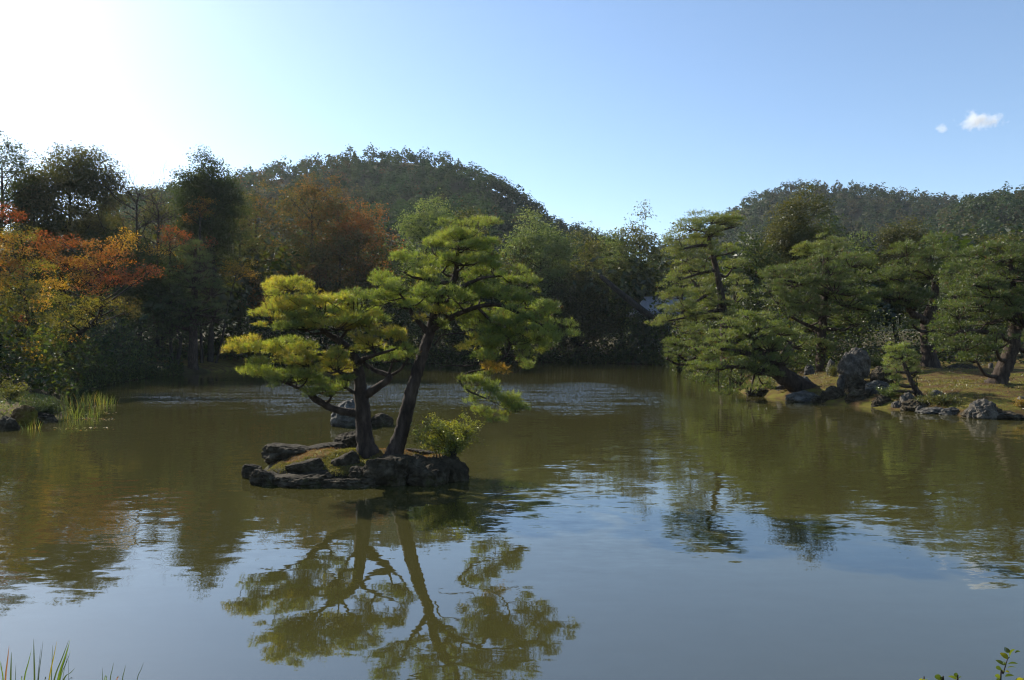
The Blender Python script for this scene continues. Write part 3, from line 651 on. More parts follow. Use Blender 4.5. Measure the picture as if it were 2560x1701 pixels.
# small rocks edging the right bank
ORD = 'first second third fourth fifth sixth seventh eighth ninth tenth eleventh twelfth thirteenth fourteenth fifteenth sixteenth seventeenth eighteenth nineteenth twentieth'.split()
rng = np.random.default_rng(88)
edge = POND[(POND[:, 0] > 10) & (POND[:, 1] > 21.5) & (POND[:, 1] < 36)]; sl = np.linalg.norm(np.diff(edge, axis=0), axis=1); cu = np.r_[0, np.cumsum(sl)]
for i, q in enumerate(np.sort(rng.uniform(.3, cu[-1]-.3, 15))):
    x, y = np.interp(q, cu, edge[:, 0])+rng.normal()*.12, np.interp(q, cu, edge[:, 1])+rng.normal()*.12; px = CX+x/y*F; py0 = HY+(CAMZ)*F/y; w = rng.uniform(.2, .85)/y*F; h = rng.uniform(.14, .5)/y*F
    rock(ORD[i]+' small rock of the right bank\'s edging row, counted from the picture\'s right edge', px-w, py0-h, px+w, py0+5, y, 700+i, M_rock_dark if i % 3 else M_rock, dep=.8, group='small edging rocks of the right bank', cuts=10, amp=.17, sub=4, sink=.5)
post('short pale stone post on the moss behind the right pine', 2477, 908, 927, 33.5)

k5 = dict(o=(1700, 400), sc=.4465)
far = dict(L=.125, k=5, w=.018, gap=.125, layers=1.6, twigs=False, lob=.42, ps=1.16)
pine('small yellowish pine top rising behind the big layered pine', 46, [(800, 1120, 0, 16), (800, 800, 0, 14), (810, 560, 0, 10), (815, 430, 0, 4)], [],
     [(810, 435, 50, 16, 0), (850, 470, 80, 20, 0), (740, 490, 80, 20, 0), (860, 505, 70, 18, -.3), (690, 500, 60, 20, .2), (790, 520, 120, 22, .2)], **k5, **far, palc=PINE_O, seed=201)
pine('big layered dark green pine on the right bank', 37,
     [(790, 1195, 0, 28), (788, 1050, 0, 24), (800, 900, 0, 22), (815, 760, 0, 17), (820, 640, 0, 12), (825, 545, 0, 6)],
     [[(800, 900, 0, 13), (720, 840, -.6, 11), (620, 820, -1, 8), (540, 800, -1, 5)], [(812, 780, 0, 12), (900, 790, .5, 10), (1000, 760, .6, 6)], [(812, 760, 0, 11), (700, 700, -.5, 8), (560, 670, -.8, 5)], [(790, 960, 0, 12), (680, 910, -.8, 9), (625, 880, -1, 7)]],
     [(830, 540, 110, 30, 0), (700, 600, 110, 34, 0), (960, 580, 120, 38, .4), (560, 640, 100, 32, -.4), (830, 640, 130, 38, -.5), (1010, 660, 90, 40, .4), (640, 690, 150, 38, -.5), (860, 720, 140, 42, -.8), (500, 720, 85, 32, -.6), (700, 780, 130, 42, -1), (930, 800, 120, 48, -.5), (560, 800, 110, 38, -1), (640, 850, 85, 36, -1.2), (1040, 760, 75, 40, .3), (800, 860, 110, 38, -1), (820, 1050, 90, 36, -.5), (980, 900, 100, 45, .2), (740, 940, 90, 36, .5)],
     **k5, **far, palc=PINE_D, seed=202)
pine('low pine leaning out over the water with thick sloping trunk', 31.5,
     [(800, 1345, 0, 62), (730, 1305, -.1, 58), (650, 1260, -.2, 54), (570, 1205, -.3, 48), (510, 1150, -.4, 38), (450, 1090, -.4, 28), (400, 1020, -.3, 20), (370, 950, -.2, 12)],
     [[(540, 1180, -.4, 22), (440, 1170, -.8, 16), (330, 1160, -1, 11), (200, 1160, -1.1, 7)], [(480, 1120, -.4, 20), (360, 1080, -.8, 14), (230, 1060, -1, 8)], [(520, 1160, -.4, 20), (580, 1080, -.3, 15), (620, 1020, 0, 10)]],
     [(400, 890, 110, 28, 0), (300, 920, 90, 28, 0), (450, 930, 110, 32, -.3), (260, 1000, 110, 28, -.4), (400, 990, 120, 32, -.5), (560, 960, 120, 38, .2), (190, 1070, 90, 28, -.6), (330, 1070, 120, 36, -.8), (500, 1050, 120, 42, -.6), (120, 1160, 80, 24, -.8), (250, 1150, 120, 38, -1), (420, 1160, 120, 46, -1.1), (200, 1225, 60, 30, -1), (340, 1240, 80, 42, -1.1), (220, 1300, 45, 16, -1.1), (640, 1030, 95, 38, .3), (620, 1110, 75, 34, -.5), (280, 1300, 60, 26, -.8), (470, 1240, 70, 40, -.7), (480, 1180, 90, 40, -1.2), (560, 1120, 90, 40, -1.0), (130, 1230, 60, 24, -.9), (150, 1110, 70, 24, -.8), (390, 1300, 60, 26, -.9)],
     **k5, **{**far, 'lob': .34}, palc=PINE_O*np.array([.85, .9, .75]), seed=203)
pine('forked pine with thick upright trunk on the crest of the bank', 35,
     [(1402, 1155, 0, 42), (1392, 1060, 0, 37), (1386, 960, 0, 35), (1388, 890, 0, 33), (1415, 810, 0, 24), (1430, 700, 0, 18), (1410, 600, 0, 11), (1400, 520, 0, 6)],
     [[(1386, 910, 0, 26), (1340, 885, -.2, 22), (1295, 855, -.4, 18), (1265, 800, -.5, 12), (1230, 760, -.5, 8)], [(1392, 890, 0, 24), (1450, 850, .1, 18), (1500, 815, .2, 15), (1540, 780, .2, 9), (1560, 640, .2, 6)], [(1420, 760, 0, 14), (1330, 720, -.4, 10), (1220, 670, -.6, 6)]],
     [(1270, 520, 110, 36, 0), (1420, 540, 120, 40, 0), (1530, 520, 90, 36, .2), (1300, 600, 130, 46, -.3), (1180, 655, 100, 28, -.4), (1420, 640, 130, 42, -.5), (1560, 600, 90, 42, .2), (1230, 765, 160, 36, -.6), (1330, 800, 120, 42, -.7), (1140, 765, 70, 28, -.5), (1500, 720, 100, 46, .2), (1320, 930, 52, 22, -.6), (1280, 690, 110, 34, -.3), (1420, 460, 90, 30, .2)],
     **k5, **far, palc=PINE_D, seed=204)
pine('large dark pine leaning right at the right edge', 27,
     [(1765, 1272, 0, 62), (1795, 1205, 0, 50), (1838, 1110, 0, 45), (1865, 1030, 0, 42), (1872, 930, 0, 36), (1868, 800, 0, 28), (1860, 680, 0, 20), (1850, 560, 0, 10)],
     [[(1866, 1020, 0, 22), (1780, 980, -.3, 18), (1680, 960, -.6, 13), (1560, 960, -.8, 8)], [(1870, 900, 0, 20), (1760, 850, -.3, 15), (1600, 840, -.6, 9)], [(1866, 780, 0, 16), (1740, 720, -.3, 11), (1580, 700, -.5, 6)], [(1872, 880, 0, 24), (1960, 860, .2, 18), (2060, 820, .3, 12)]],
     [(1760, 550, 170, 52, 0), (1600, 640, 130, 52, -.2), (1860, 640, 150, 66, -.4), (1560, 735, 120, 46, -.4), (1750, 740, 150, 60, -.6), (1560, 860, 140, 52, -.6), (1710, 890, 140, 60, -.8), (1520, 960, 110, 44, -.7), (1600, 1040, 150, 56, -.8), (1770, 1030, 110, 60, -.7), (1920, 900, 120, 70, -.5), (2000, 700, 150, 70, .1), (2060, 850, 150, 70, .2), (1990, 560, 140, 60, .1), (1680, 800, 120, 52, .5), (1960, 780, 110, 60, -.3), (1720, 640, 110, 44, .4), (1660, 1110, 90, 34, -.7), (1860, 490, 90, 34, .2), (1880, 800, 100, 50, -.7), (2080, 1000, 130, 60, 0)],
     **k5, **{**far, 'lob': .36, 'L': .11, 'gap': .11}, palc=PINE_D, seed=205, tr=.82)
pine('small bushy pine leaning left at the shore', 26.2,
     [(1335, 1318, 0, 20), (1312, 1275, 0, 16), (1285, 1220, 0, 13), (1262, 1165, 0, 11), (1240, 1110, 0, 8), (1215, 1050, 0, 4)], [[(1275, 1200, 0, 8), (1320, 1190, 0, 6), (1345, 1190, 0, 3)], [(1270, 1190, 0, 8), (1215, 1190, -.1, 5)]],
     [(1215, 1050, 62, 26, 0, PINE), (1190, 1090, 55, 28, 0, PINE), (1265, 1105, 70, 32, 0), (1200, 1145, 58, 28, -.1, PINE), (1300, 1140, 50, 22, 0), (1195, 1195, 52, 28, -.1), (1320, 1195, 46, 24, 0), (1215, 1245, 50, 24, -.1), (1270, 1170, 60, 30, .2), (1330, 1245, 36, 22, 0), (1195, 1285, 32, 16, -.1)],
     **k5, **{**far, 'lob': .2, 'L': .085, 'gap': .075, 'w': .010}, palc=PINE_D*1.2, seed=206)
k4 = dict(o=(1200, 400), sc=.3827)
pine('tall open olive pine with bare curving trunk above the inlet', 46,
     [(1600, 1330, 0, 28), (1595, 1150, 0, 25), (1588, 980, 0, 23), (1570, 850, 0, 21), (1545, 720, 0, 19), (1515, 600, 0, 16), (1495, 520, 0, 12), (1500, 440, 0, 7)],
     [[(1575, 850, 0, 14), (1500, 870, -.4, 11), (1420, 920, -.8, 8), (1300, 980, -1, 5)], [(1590, 980, 0, 14), (1450, 1000, -.6, 10), (1300, 1040, -1, 6), (1180, 1060, -1, 4)], [(1505, 560, 0, 13), (1430, 560, -.3, 10), (1330, 580, -.6, 6)], [(1545, 720, 0, 12), (1440, 740, -.5, 9), (1320, 780, -.8, 5)], [(1500, 500, 0, 11), (1570, 460, .1, 9), (1660, 440, .2, 5)]],
     [(1520, 395, 150, 38, 0), (1640, 420, 105, 36, .2), (1400, 440, 110, 36, 0), (1300, 500, 90, 36, -.2), (1300, 560, 95, 36, -.4), (1420, 550, 100, 34, .2), (1240, 610, 75, 30, -.5), (1350, 650, 110, 36, -.4), (1430, 710, 120, 38, -.5), (1290, 790, 100, 34, -.7), (1420, 800, 110, 38, .3), (1300, 890, 120, 36, -.8), (1450, 880, 110, 38, -.4), (1210, 970, 65, 26, -.9), (1330, 970, 130, 36, -.9), (1150, 1065, 65, 22, -1), (1280, 1065, 120, 32, -1), (1640, 590, 80, 36, .4), (1440, 970, 100, 34, .2), (1560, 410, 120, 30, .6), (1650, 690, 90, 40, .5), (1680, 790, 90, 45, .5), (1560, 920, 110, 45, -.6), (1660, 900, 100, 50, .4), (1560, 1010, 110, 45, -.5), (1480, 630, 90, 40, -.6), (1420, 1040, 110, 40, -.6), (1500, 480, 120, 40, -.5)],
     **k4, **{**far, 'lob': .5}, palc=PINE_O, seed=207)
pine('low dark pine hanging over the inlet water', 50, [(1480, 1375, 0, 24), (1450, 1300, 0, 20), (1410, 1220, 0, 15), (1380, 1140, 0, 8)], [],
     [(1370, 1125, 95, 32, 0), (1280, 1195, 80, 26, 0), (1420, 1200, 105, 40, -.3), (1300, 1260, 95, 30, -.4), (1430, 1270, 90, 40, -.4), (1520, 1160, 80, 45, .3), (1220, 1290, 50, 20, -.3), (1520, 1240, 80, 50, .3)],
     **k4, **{**far, 'lob': .5}, palc=PINE_D, seed=208)
k1 = dict(o=(0, 250), sc=.4785)
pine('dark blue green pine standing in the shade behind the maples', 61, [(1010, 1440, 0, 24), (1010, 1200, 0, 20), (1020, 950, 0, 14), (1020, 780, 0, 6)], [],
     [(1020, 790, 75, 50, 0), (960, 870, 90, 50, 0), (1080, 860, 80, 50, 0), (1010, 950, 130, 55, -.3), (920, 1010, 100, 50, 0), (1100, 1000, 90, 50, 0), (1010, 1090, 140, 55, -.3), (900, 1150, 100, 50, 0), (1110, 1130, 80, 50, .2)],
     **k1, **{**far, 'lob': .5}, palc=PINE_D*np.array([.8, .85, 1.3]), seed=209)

# small plants on the right bank
def ground_shrub(label, px, py, d, sp, h, n, ls, cols, seed, stems=20, group=None, **kw):
    b = P(px, py, d); b[2] = max(gz1(b[0], b[1]), 0.03); return shrub(label, b, stems, n, ls, cols, seed, sp, h, group=group, **kw)
SAGE = pal((.10, .11, .02), (.07, .09, .02), (.14, .13, .03))
ground_shrub('low yellow green shrub spreading along the shore rocks', 2345, 1008, 24.7, .9, .55, 2600, .05, SAGE, 31, 26)
ground_shrub('low leafy shrub between the small pine and the large boulder', 2310, 1012, 25.1, .5, .42, 1200, .05, SAGE, 32)
ground_shrub('glossy leaved shrub in the cut bank left of the small pine', 2222, 985, 26.8, .7, .55, 1800, .055, PINE_D*1.3, 33)
ground_shrub('golden leaved shrub at the right edge of the shore', 2552, 1036, 23.2, .3, .3, 700, .05, GOLD, 34)
ground_shrub('slender green shrub beside the jagged stone', 2085, 930, 32.6, .4, .75, 900, .06, SAGE, 35)
ground_shrub('green shrub at the water under the leaning pine', 1915, 985, 33.4, .6, .9, 1500, .06, PINE_D*1.4, 36)
ground_shrub('tiny green bush beside the earthy mound', 2408, 914, 33, .35, .55, 700, .06, SAGE, 37)
ground_shrub('dark shrub at the far end of the moss bank', 2190, 905, 36, 1.0, 1.0, 1600, .08, PINE_D, 38)

# moss on the banks
rng = np.random.default_rng(15)
def bank_pts(x0, x1, y0, y1, n, dmin=.3, dmax=9):
    x = rng.uniform(x0, x1, n); y = rng.uniform(y0, y1, n); d = pond_dist(x, y); k = (d > dmin) & (d < dmax); x, y = x[k], y[k]
    return np.stack([x, y, gz(x, y)], 1)
bp = bank_pts(11, 32, 18, 40, 42000); nzb = fbm(np.stack([bp[:, 0]*.6, bp[:, 1]*.6, bp[:, 0]*0], 1), 3, 61)
moss_fuzz('bank_moss', bp[nzb > -.1][:15000], 'yellow green moss lawn on the right bank', MOSS*.9, 16, .06, .022)
moss_fuzz('bank_litter', bp[nzb < .0][:6000], 'brown pine litter scattered over the right bank', LITTER*.9, 17, .06, .016)
bp = bank_pts(-26, -13, 17, 29, 9000, .2, 7)
moss_fuzz('point_moss', bp, 'bright green moss on the left bank point', MOSS*np.array([.8, 1.1, .8]), 18, .09, .03)

# ------------------------------------------------------------------ left point
for a in [('grey rock at the water on the left bank point', -14, 1040, 44, 1092, 19.6, 91, M_rock_dark, .8), ('mossy boulder on the left bank point', 30, 1012, 90, 1052, 20.9, 92, M_moss, .8), ('dark rock under the low bush of the left point', 70, 1030, 140, 1058, 21.6, 93, M_rock_dark, .7)]:
    rock(*a[:8], dep=a[8], group='rocks of the left point', sink=.4)
ground_shrub('low rounded dark bush on the left bank point', 104, 1030, 22.0, .66, .8, 6000, .055, PINE_D*.6, 41, 46)
ground_shrub('leaf sprays hanging over the left point from the maple', 25, 960, 24, .7, 1.0, 900, .08, MAP_G, 42)

def blade_geo(g, rng, b, h, w, lean, seg=4, col=(.1, .14, .02)):
    t = np.linspace(0, 1, seg+1); a = rng.uniform(0, 6.283); sd = np.array([math.cos(a), math.sin(a), 0])
    c = b+np.outer(t, [0, 0, h])+np.outer(t**2, [*lean, 0]); ww = w*.5*(1-t**1.7*.96)
    V = np.stack([c-sd*ww[:, None], c+sd*ww[:, None]], 1).reshape(-1, 3); i = np.arange(seg)*2
    g.add(V, np.stack([i, i+1, i+3, i+2], 1), np.array(col))
def reed_clump(label, px, py, wpx, n, h, seed, w=.022):
    d = CAMZ*F/(py-HY); rng = np.random.default_rng(seed); g = Geo(); b0 = P(px, py, d); b0[2] = 0; hw = wpx/F*d
    RC = pal((.12, .16, .02), (.15, .17, .022), (.20, .15, .03), (.09, .13, .02))
    for i in range(n):
        b = b0+np.array([rng.uniform(-hw, hw), rng.normal()*.2, -.1]); blade_geo(g, rng, b, h*rng.uniform(.55, 1)+.1, w, rng.normal(size=2)*.12, 4, pick(rng, RC, 1)[0])
    V, Fc, Cc = g.out(); o = link('reed_clump', mesh('reed_clump', V-b0, Fc, M_grass, Cc)); o.location = tuple(b0)
    tag(o, label, 'reeds', 'reeds in the water off the left point')
for a in [('reed clump nearest the low bush of the left point', 163, 1010, 18, 34, .62, 1), ('reed clump at the back, middle of the patch', 208, 1016, 16, 40, .66, 2), ('reed clump at the back, right of the middle one', 246, 1012, 18, 36, .62, 3), ('thin sparse reeds at the right end of the patch', 277, 1010, 9, 12, .4, 4),
          ('golden reed clump at the front of the patch', 176, 1048, 16, 38, .58, 5), ('front right reed clump of the patch', 231, 1044, 10, 18, .42, 6), ('small separate reed tuft off the mossy rock', 91, 1072, 9, 14, .34, 7), ('few thin reeds beside the left rock', 46, 1070, 7, 8, .28, 8), ('short reeds against the low bush', 146, 1036, 7, 14, .36, 9)]:
    reed_clump(*a)

rng = np.random.default_rng(64); n = 260; px = rng.uniform(125, 290, n); py = rng.choice([1014, 1020, 1034, 1046, 1050, 1071], n)+rng.normal(size=n)*2.5; dd = CAMZ*F/(py-HY)
C = np.stack([(px-CX)/F*dd, dd, np.full(n, .006)], 1); V, Fc, Cc = leaves(rng, C, unit(rng.normal(size=(n, 3))*.12+np.array([0, 0, 1])), .06, .7, pick(rng, pal((.35, .33, .22), (.20, .16, .06), (.25, .12, .04)), n), fold=.05)
tag(link('floating_leaves', mesh('floating_leaves', V, Fc, M_leaf, Cc)), 'pale fallen leaves floating among the reeds', 'leaves', kind='stuff')

# ------------------------------------------------------------------ maples and woodland on the left
def s1(l): return [(a*.4785, 250+b*.4785, c*.4785, d*.4785, e, p, *r) for a, b, c, d, e, p, *r in l]
broadleaf('big spreading maple at the left edge, green to orange', 33, 60, 560, 150, 950, MAP_Y, 301, name='maple_tree', cat='maple tree', mat=M_maple, leaf=.10, cover=3.6, bx=-60, trunk_r=.2,
          lobes=s1([(20, 720, 90, 45, 0, MAP_Y), (110, 700, 100, 42, .5, MAP_G), (50, 595, 60, 42, 1, MAP_R), (60, 800, 90, 40, -1, MAP_Y), (50, 890, 70, 60, -1.5, MAP_O), (20, 960, 60, 50, -2, MAP_Y), (110, 960, 90, 50, -1, MAP_G), (190, 880, 90, 45, 0, MAP_G), (120, 1040, 90, 50, -1.5, MAP_G), (40, 1100, 80, 60, -2, MAP_G, .8), (200, 1050, 70, 40, -.5, MAP_Y), (90, 1150, 70, 28, -1, MAP_R, .6), (200, 1150, 80, 45, -1, MAP_G, .7), (40, 1230, 80, 55, -2, MAP_G, .6), (130, 1290, 80, 35, -1.5, MAP_Y, .6), (50, 1400, 80, 45, -2, MAP_G, .6), (200, 1360, 60, 30, -1, MAP_Y, .4), (-80, 800, 110, 90, 0, MAP_O), (-80, 1000, 110, 120, 0, MAP_G), (20, 1480, 50, 40, -3, MAP_G, .7)]))
broadleaf('orange and red maple reaching right over the water', 37, 250, 585, 160, 880, MAP_O, 302, name='maple_tree', cat='maple tree', mat=M_maple, leaf=.105, cover=3.6, bx=120, trunk_r=.18,
          lobes=s1([(230, 725, 62, 36, 0, MAP_R), (330, 745, 95, 36, .5, MAP_R), (210, 790, 80, 36, 0, MAP_O), (330, 855, 120, 36, -.5, MAP_O), (430, 850, 90, 36, 0, MAP_Y), (530, 775, 90, 42, 1, MAP_O), (600, 820, 100, 45, .5, MAP_O), (655, 725, 62, 45, 1.5, MAP_Y), (500, 880, 70, 30, -.5, MAP_R), (415, 920, 70, 32, -1, MAP_Y), (590, 930, 120, 34, -.5, MAP_R), (700, 905, 70, 34, -.5, MAP_R), (790, 900, 46, 36, -.5, MAP_R), (480, 985, 90, 34, -1, MAP_O, .8), (270, 960, 90, 40, -1, MAP_Y), (290, 1045, 90, 40, -1, MAP_G), (420, 1080, 90, 45, -1, MAP_G, .8), (520, 1050, 90, 45, -.5, MAP_G, .8), (330, 1150, 100, 45, -1, MAP_G, .7), (480, 1150, 90, 45, -.5, MAP_G, .6), (640, 1060, 80, 40, .5, OLIVE, .6), (300, 1240, 80, 36, -1, MAP_G, .5), (660, 1110, 80, 40, .5, OLIVE, .6), (380, 1250, 70, 30, 0, MAP_Y, .35)]))
broadleaf('slender maple with orange crown in front of the dark evergreens', 56, 500, 490, 50, 580, MAP_O, 303, name='maple_tree', cat='maple tree', mat=M_maple, leaf=.13, cover=2.2, bx=505, trunk_r=.12,
          lobes=s1([(1050, 530, 38, 26, 0, MAP_O), (1030, 570, 58, 34, 0, MAP_O), (1085, 560, 38, 34, 0, MAP_Y), (1000, 620, 40, 34, 0, MAP_O), (1060, 610, 40, 26, 0, MAP_G)]))
broadleaf('red crowned maple above the blue green pine', 54, 425, 560, 70, 640, MAP_R, 304, name='maple_tree', cat='maple tree', mat=M_maple, leaf=.13, cover=2.0, bx=430, trunk_r=.12,
          lobes=s1([(940, 690, 55, 36, 0, MAP_R), (870, 700, 70, 40, 0, MAP_R, .7), (920, 740, 70, 36, -.5, MAP_R), (1080, 745, 40, 30, 0, MAP_R, .6), (770, 780, 50, 30, 0, MAP_Y), (850, 800, 55, 22, 0, MAP_Y), (920, 880, 36, 30, -1, MAP_O, .7)]))
broadleaf('thin young maple with yellow crown by the far moss bank', 58, 590, 640, 50, 715, MAP_Y, 305, name='maple_tree', cat='maple tree', mat=M_maple, leaf=.13, cover=2.6, bx=538, trunk_r=.10,
          lobes=s1([(1175, 865, 34, 26, 0, MAP_Y), (1270, 860, 52, 36, 0, MAP_Y), (1215, 900, 52, 36, 0, MAP_Y), (1190, 945, 34, 26, 0, MAP_G), (1300, 900, 34, 28, 0, MAP_Y)]))
broadleaf('orange maple peeping out left of the islet pine', 60, 650, 690, 40, 820, MAP_O, 306, name='maple_tree', cat='maple tree', mat=M_maple, leaf=.16, cover=2.2, nl=9, trunk_r=.1)
broadleaf('crimson maple spreading behind the islet pines', 66, 800, 655, 60, 740, np.vstack([MAP_R*.7, RUST, OLIVE]), 307, name='maple_tree', cat='maple tree', mat=M_maple, leaf=.17, cover=1.6, nl=10, trunk_r=.12)
broadleaf('deep red maple just left of the tall islet pine', 68, 905, 665, 55, 750, np.vstack([MAP_R*.6, RUST, OLIVE]), 308, name='maple_tree', cat='maple tree', mat=M_maple, leaf=.17, cover=1.4, nl=9, trunk_r=.12)

TW = 'trees behind the pond'
broadleaf('airy tall tree cut by the left edge', 62, 5, 300, 100, 660, EVER, 311, cover=2.2, nl=22, lobf=.27, rag=.8, group=TW)
broadleaf('massive broad evergreen with rounded twin crown on the left', 66, 175, 325, 140, 740, EVER_B, 312, cover=4.2, nl=26, group=TW)
broadleaf('lower dark evergreen filling in left of the massive twin crown', 64, 85, 400, 70, 780, EVER, 313, cover=4.0, nl=16, group=TW)
bare_tree('nearly bare tree with upswept twigs between two evergreens', 64, 352, 405, 700, 5)
bare_tree('bare twiggy tree behind the left evergreens, right one', 70, 395, 425, 700, 9)
broadleaf('dark evergreen with knobbly rounded top left of the hill', 68, 525, 362, 92, 700, EVER, 314, cover=5.0, nl=22, group=TW)
broadleaf('brownish low tree between the massive evergreen and the knobbly one', 76, 395, 435, 70, 760, EVER_B, 315, cover=2.6, nl=16, group=TW)
broadleaf('dark filler evergreen behind the orange maple', 60, 300, 560, 110, 860, EVER, 316, cover=2.6, nl=18, group=TW)
broadleaf('dark evergreen over the far left shore', 56, 440, 640, 90, 900, EVER, 317, cover=2.4, nl=16, group=TW)
broadleaf('dull brown tree beside the knobbly evergreen', 78, 600, 470, 75, 820, EVER_B, 318, cover=2.4, nl=16, group=TW)
broadleaf('olive tree with sparse rusty leaves at the foot of the hill', 92, 640, 435, 80, 760, np.vstack([OLIVE, RUST, EVER_B]), 319, cover=2.0, nl=18, lobf=.36, group=TW)
broadleaf('tall rusty autumn tree in front of the hill', 88, 780, 398, 100, 780, np.vstack([RUST, OLIVE]), 320, cover=2.2, nl=26, lobf=.36, group=TW)
broadleaf('reddish autumn tree right of the tall rusty one', 90, 895, 465, 95, 780, RUST*np.array([1.15, .9, 1]), 321, cover=2.2, nl=22, lobf=.36, group=TW)
broadleaf('russet tree low in front of the hill', 84, 850, 540, 105, 820, np.vstack([OLIVE, OLIVE*1.2, RUST[:2]]), 322, cover=2.1, nl=20, lobf=.36, group=TW)
broadleaf('grey green evergreen with rounded crown at the hill foot', 88, 1065, 470, 72, 820, PALE, 323, cover=4.2, nl=20, group=TW)
broadleaf('brownish rounded evergreen right of the grey green one', 90, 1165, 478, 55, 800, EVER_B, 324, cover=4.2, nl=16, group=TW)
broadleaf('dark tree behind the crown of the tall islet pine', 78, 960, 620, 120, 912, EVER, 325, cover=2.4, nl=20, group=TW)
broadleaf('pale glossy broadleaf tree right of the islet pine', 86, 1350, 512, 95, 820, PALE, 326, cover=4.2, nl=26, lobf=.32, group=TW)
broadleaf('dusky broadleaf below the pale glossy tree', 100, 1300, 600, 105, 912, OLIVE*.95, 327, cover=2.4, nl=20, group=TW)
broadleaf('brown tinged low tree in the gap between the hills', 104, 1465, 545, 75, 860, EVER_B*1.25, 328, cover=2.4, nl=18, group=TW)
broadleaf('brown green tree with lumpy crown right of the gap', 106, 1600, 495, 62, 840, EVER_B*1.3, 329, cover=2.8, nl=16, group=TW)
broadleaf('wide brown green tree left of the tall olive pine', 108, 1560, 560, 95, 880, PALE*.8, 330, cover=2.6, nl=22, group=TW)
broadleaf('open branched tree with wispy top behind the tall olive pine', 82, 1725, 500, 68, 760, EVER_B, 331, cover=1.5, nl=22, lobf=.24, rag=.8, group=TW)
broadleaf('shadowed tree low over the end of the pond', 100, 1455, 660, 100, 912, OLIVE*.8, 332, cover=2.3, nl=20, group=TW)
broadleaf('shadowed tree on the far shore left of the inlet', 88, 1180, 660, 110, 912, EVER, 333, cover=2.3, nl=20, group=TW)
broadleaf('large dark evergreen with a high rounded crown on the right', 62, 1985, 470, 88, 820, EVER_B, 341, cover=4.5, nl=26, group=TW)
broadleaf('lower right shoulder evergreen beside the large dark crown', 64, 2065, 510, 60, 820, EVER, 342, cover=3.0, nl=16, group=TW)
broadleaf('dark tree left of the large dark evergreen', 58, 1890, 560, 62, 820, EVER, 343, cover=2.8, nl=16, group=TW)
broadleaf('pale leaved slim tree between two dark evergreens', 64, 2150, 522, 55, 800, PALE, 344, cover=1.8, nl=16, lobf=.28, group=TW)
broadleaf('dark evergreen with twin peaks right of the pale slim tree', 62, 2255, 520, 72, 820, EVER_B, 345, cover=4.5, nl=20, group=TW)
broadleaf('brownish evergreen rising at the right edge', 56, 2500, 548, 90, 820, EVER_B, 346, cover=3.0, nl=20, group=TW)
broadleaf('dark evergreen behind the forked pine', 58, 2385, 590, 75, 860, EVER, 347, cover=2.6, nl=16, group=TW)
broadleaf('deep shade tree behind the big layered pine', 50, 2080, 640, 120, 900, EVER, 348, cover=2.4, nl=20, group=TW)
broadleaf('deep shade tree behind the right edge pine', 46, 2440, 650, 150, 900, EVER, 349, cover=2.4, nl=24, group=TW)
broadleaf('shaded tree between the olive pine and the layered pine', 54, 1870, 690, 80, 900, EVER, 350, cover=2.4, nl=16, group=TW)

broadleaf('low dark evergreen in front of the far hall walls', 93, 1612, 772, 42, 905, EVER, 351, cover=3.0, nl=12, group=TW)

# a leaning dead trunk near the far hall
a, b = P(1650, 815, 93), P(1500, 690, 93)
p = spline(np.array([[a[0]+3, a[1], gz1(a[0]+3, 93)-.2, .55], [*a, .5], [*((a+b)/2), .42], [*b, .3]]), 6)
t = Thing('leaning_trunk', 'dark leaning trunk crossing in front of the far grey roof', 'tree', p[0, :3]); t.part('trunk', *tube(p[:, :3], p[:, 3], 8, .1, 3), M_bark2, smooth=True)

# ------------------------------------------------------------------ woods that read as one mass
def woods(name, label, pos, hgt, wid, nleaf, leaf, cols, seed, mat, conifer=.0, rust=False):
    """joined mass of small trees: leaf clumps in each crown plus a thin trunk"""
    rng = np.random.default_rng(seed); n = len(pos); g = Geo()
    ci = rng.integers(0, len(cols), n)
    if rust: low = (pos[:, 0]/pos[:, 1]*F+CX < 900) | (rng.uniform(size=n) < .12); ci = np.where(low, rng.integers(2, len(cols), n), rng.integers(0, 8, n) % 6)
    tc = cols[ci]*rng.uniform(.75, 1.25, (n, 1))
    for i in range(n):
        k = nleaf; dv = rdirs(rng, k); dv[:, 2] = np.abs(dv[:, 2])*1.25-.35; h, w = hgt[i], wid[i]
        r = rng.uniform(.55, 1, (k, 1)); lump = 1+.35*fbm(dv*2.1+i*3.7, 2, i % 50)[:, None]
        C = dv*r*lump*np.array([w, w, h*.5])
        if rng.uniform() < conifer: C[:, :2] *= np.clip(1.15-(C[:, 2:3]/h+.3), .15, 1.1)
        C = C+pos[i]+np.array([0, 0, h*.62]); Nn = unit(dv+np.array([0, 0, .5])+rng.normal(size=(k, 3))*.4)
        V, Fc, Cc = leaves(rng, C, Nn, leaf, .75, tc[i]*.7+pick(rng, cols[ci[i]:ci[i]+1], k)*.3); g.add(V, Fc, Cc)
    V, Fc, Cc = g.out(); o = link(name, mesh(name, V, Fc, mat, Cc)); return tag(o, label, 'woodland', kind='stuff')
HCOL = 1.0*np.array([.92, 1.05, .95])*pal((.028, .046, .020), (.032, .050, .022), (.040, .055, .022), (.050, .058, .022), (.032, .048, .022), (.045, .055, .024), (.030, .046, .022), (.034, .050, .020), (.075, .055, .022), (.10, .056, .022), (.055, .060, .024))
HCOL2 = .9*np.array([.9, 1.05, .95])*pal((.030, .045, .020), (.038, .052, .022), (.048, .056, .024), (.060, .060, .025), (.034, .048, .022), (.070, .052, .024))
def hill_pts(h, n, seed, pxr, ymin=0.0):
    xs, ys, z, D, Y0 = h; rng = np.random.default_rng(seed); t = rng.uniform(ymin, 1.06, n)**.8; y = Y0+(D-Y0)*t; px = rng.uniform(*pxr, n); x = (px-CX)/F*y
    return np.stack([x, y, z(x[None], y[None])[0]], 1)
rng = np.random.default_rng(3)
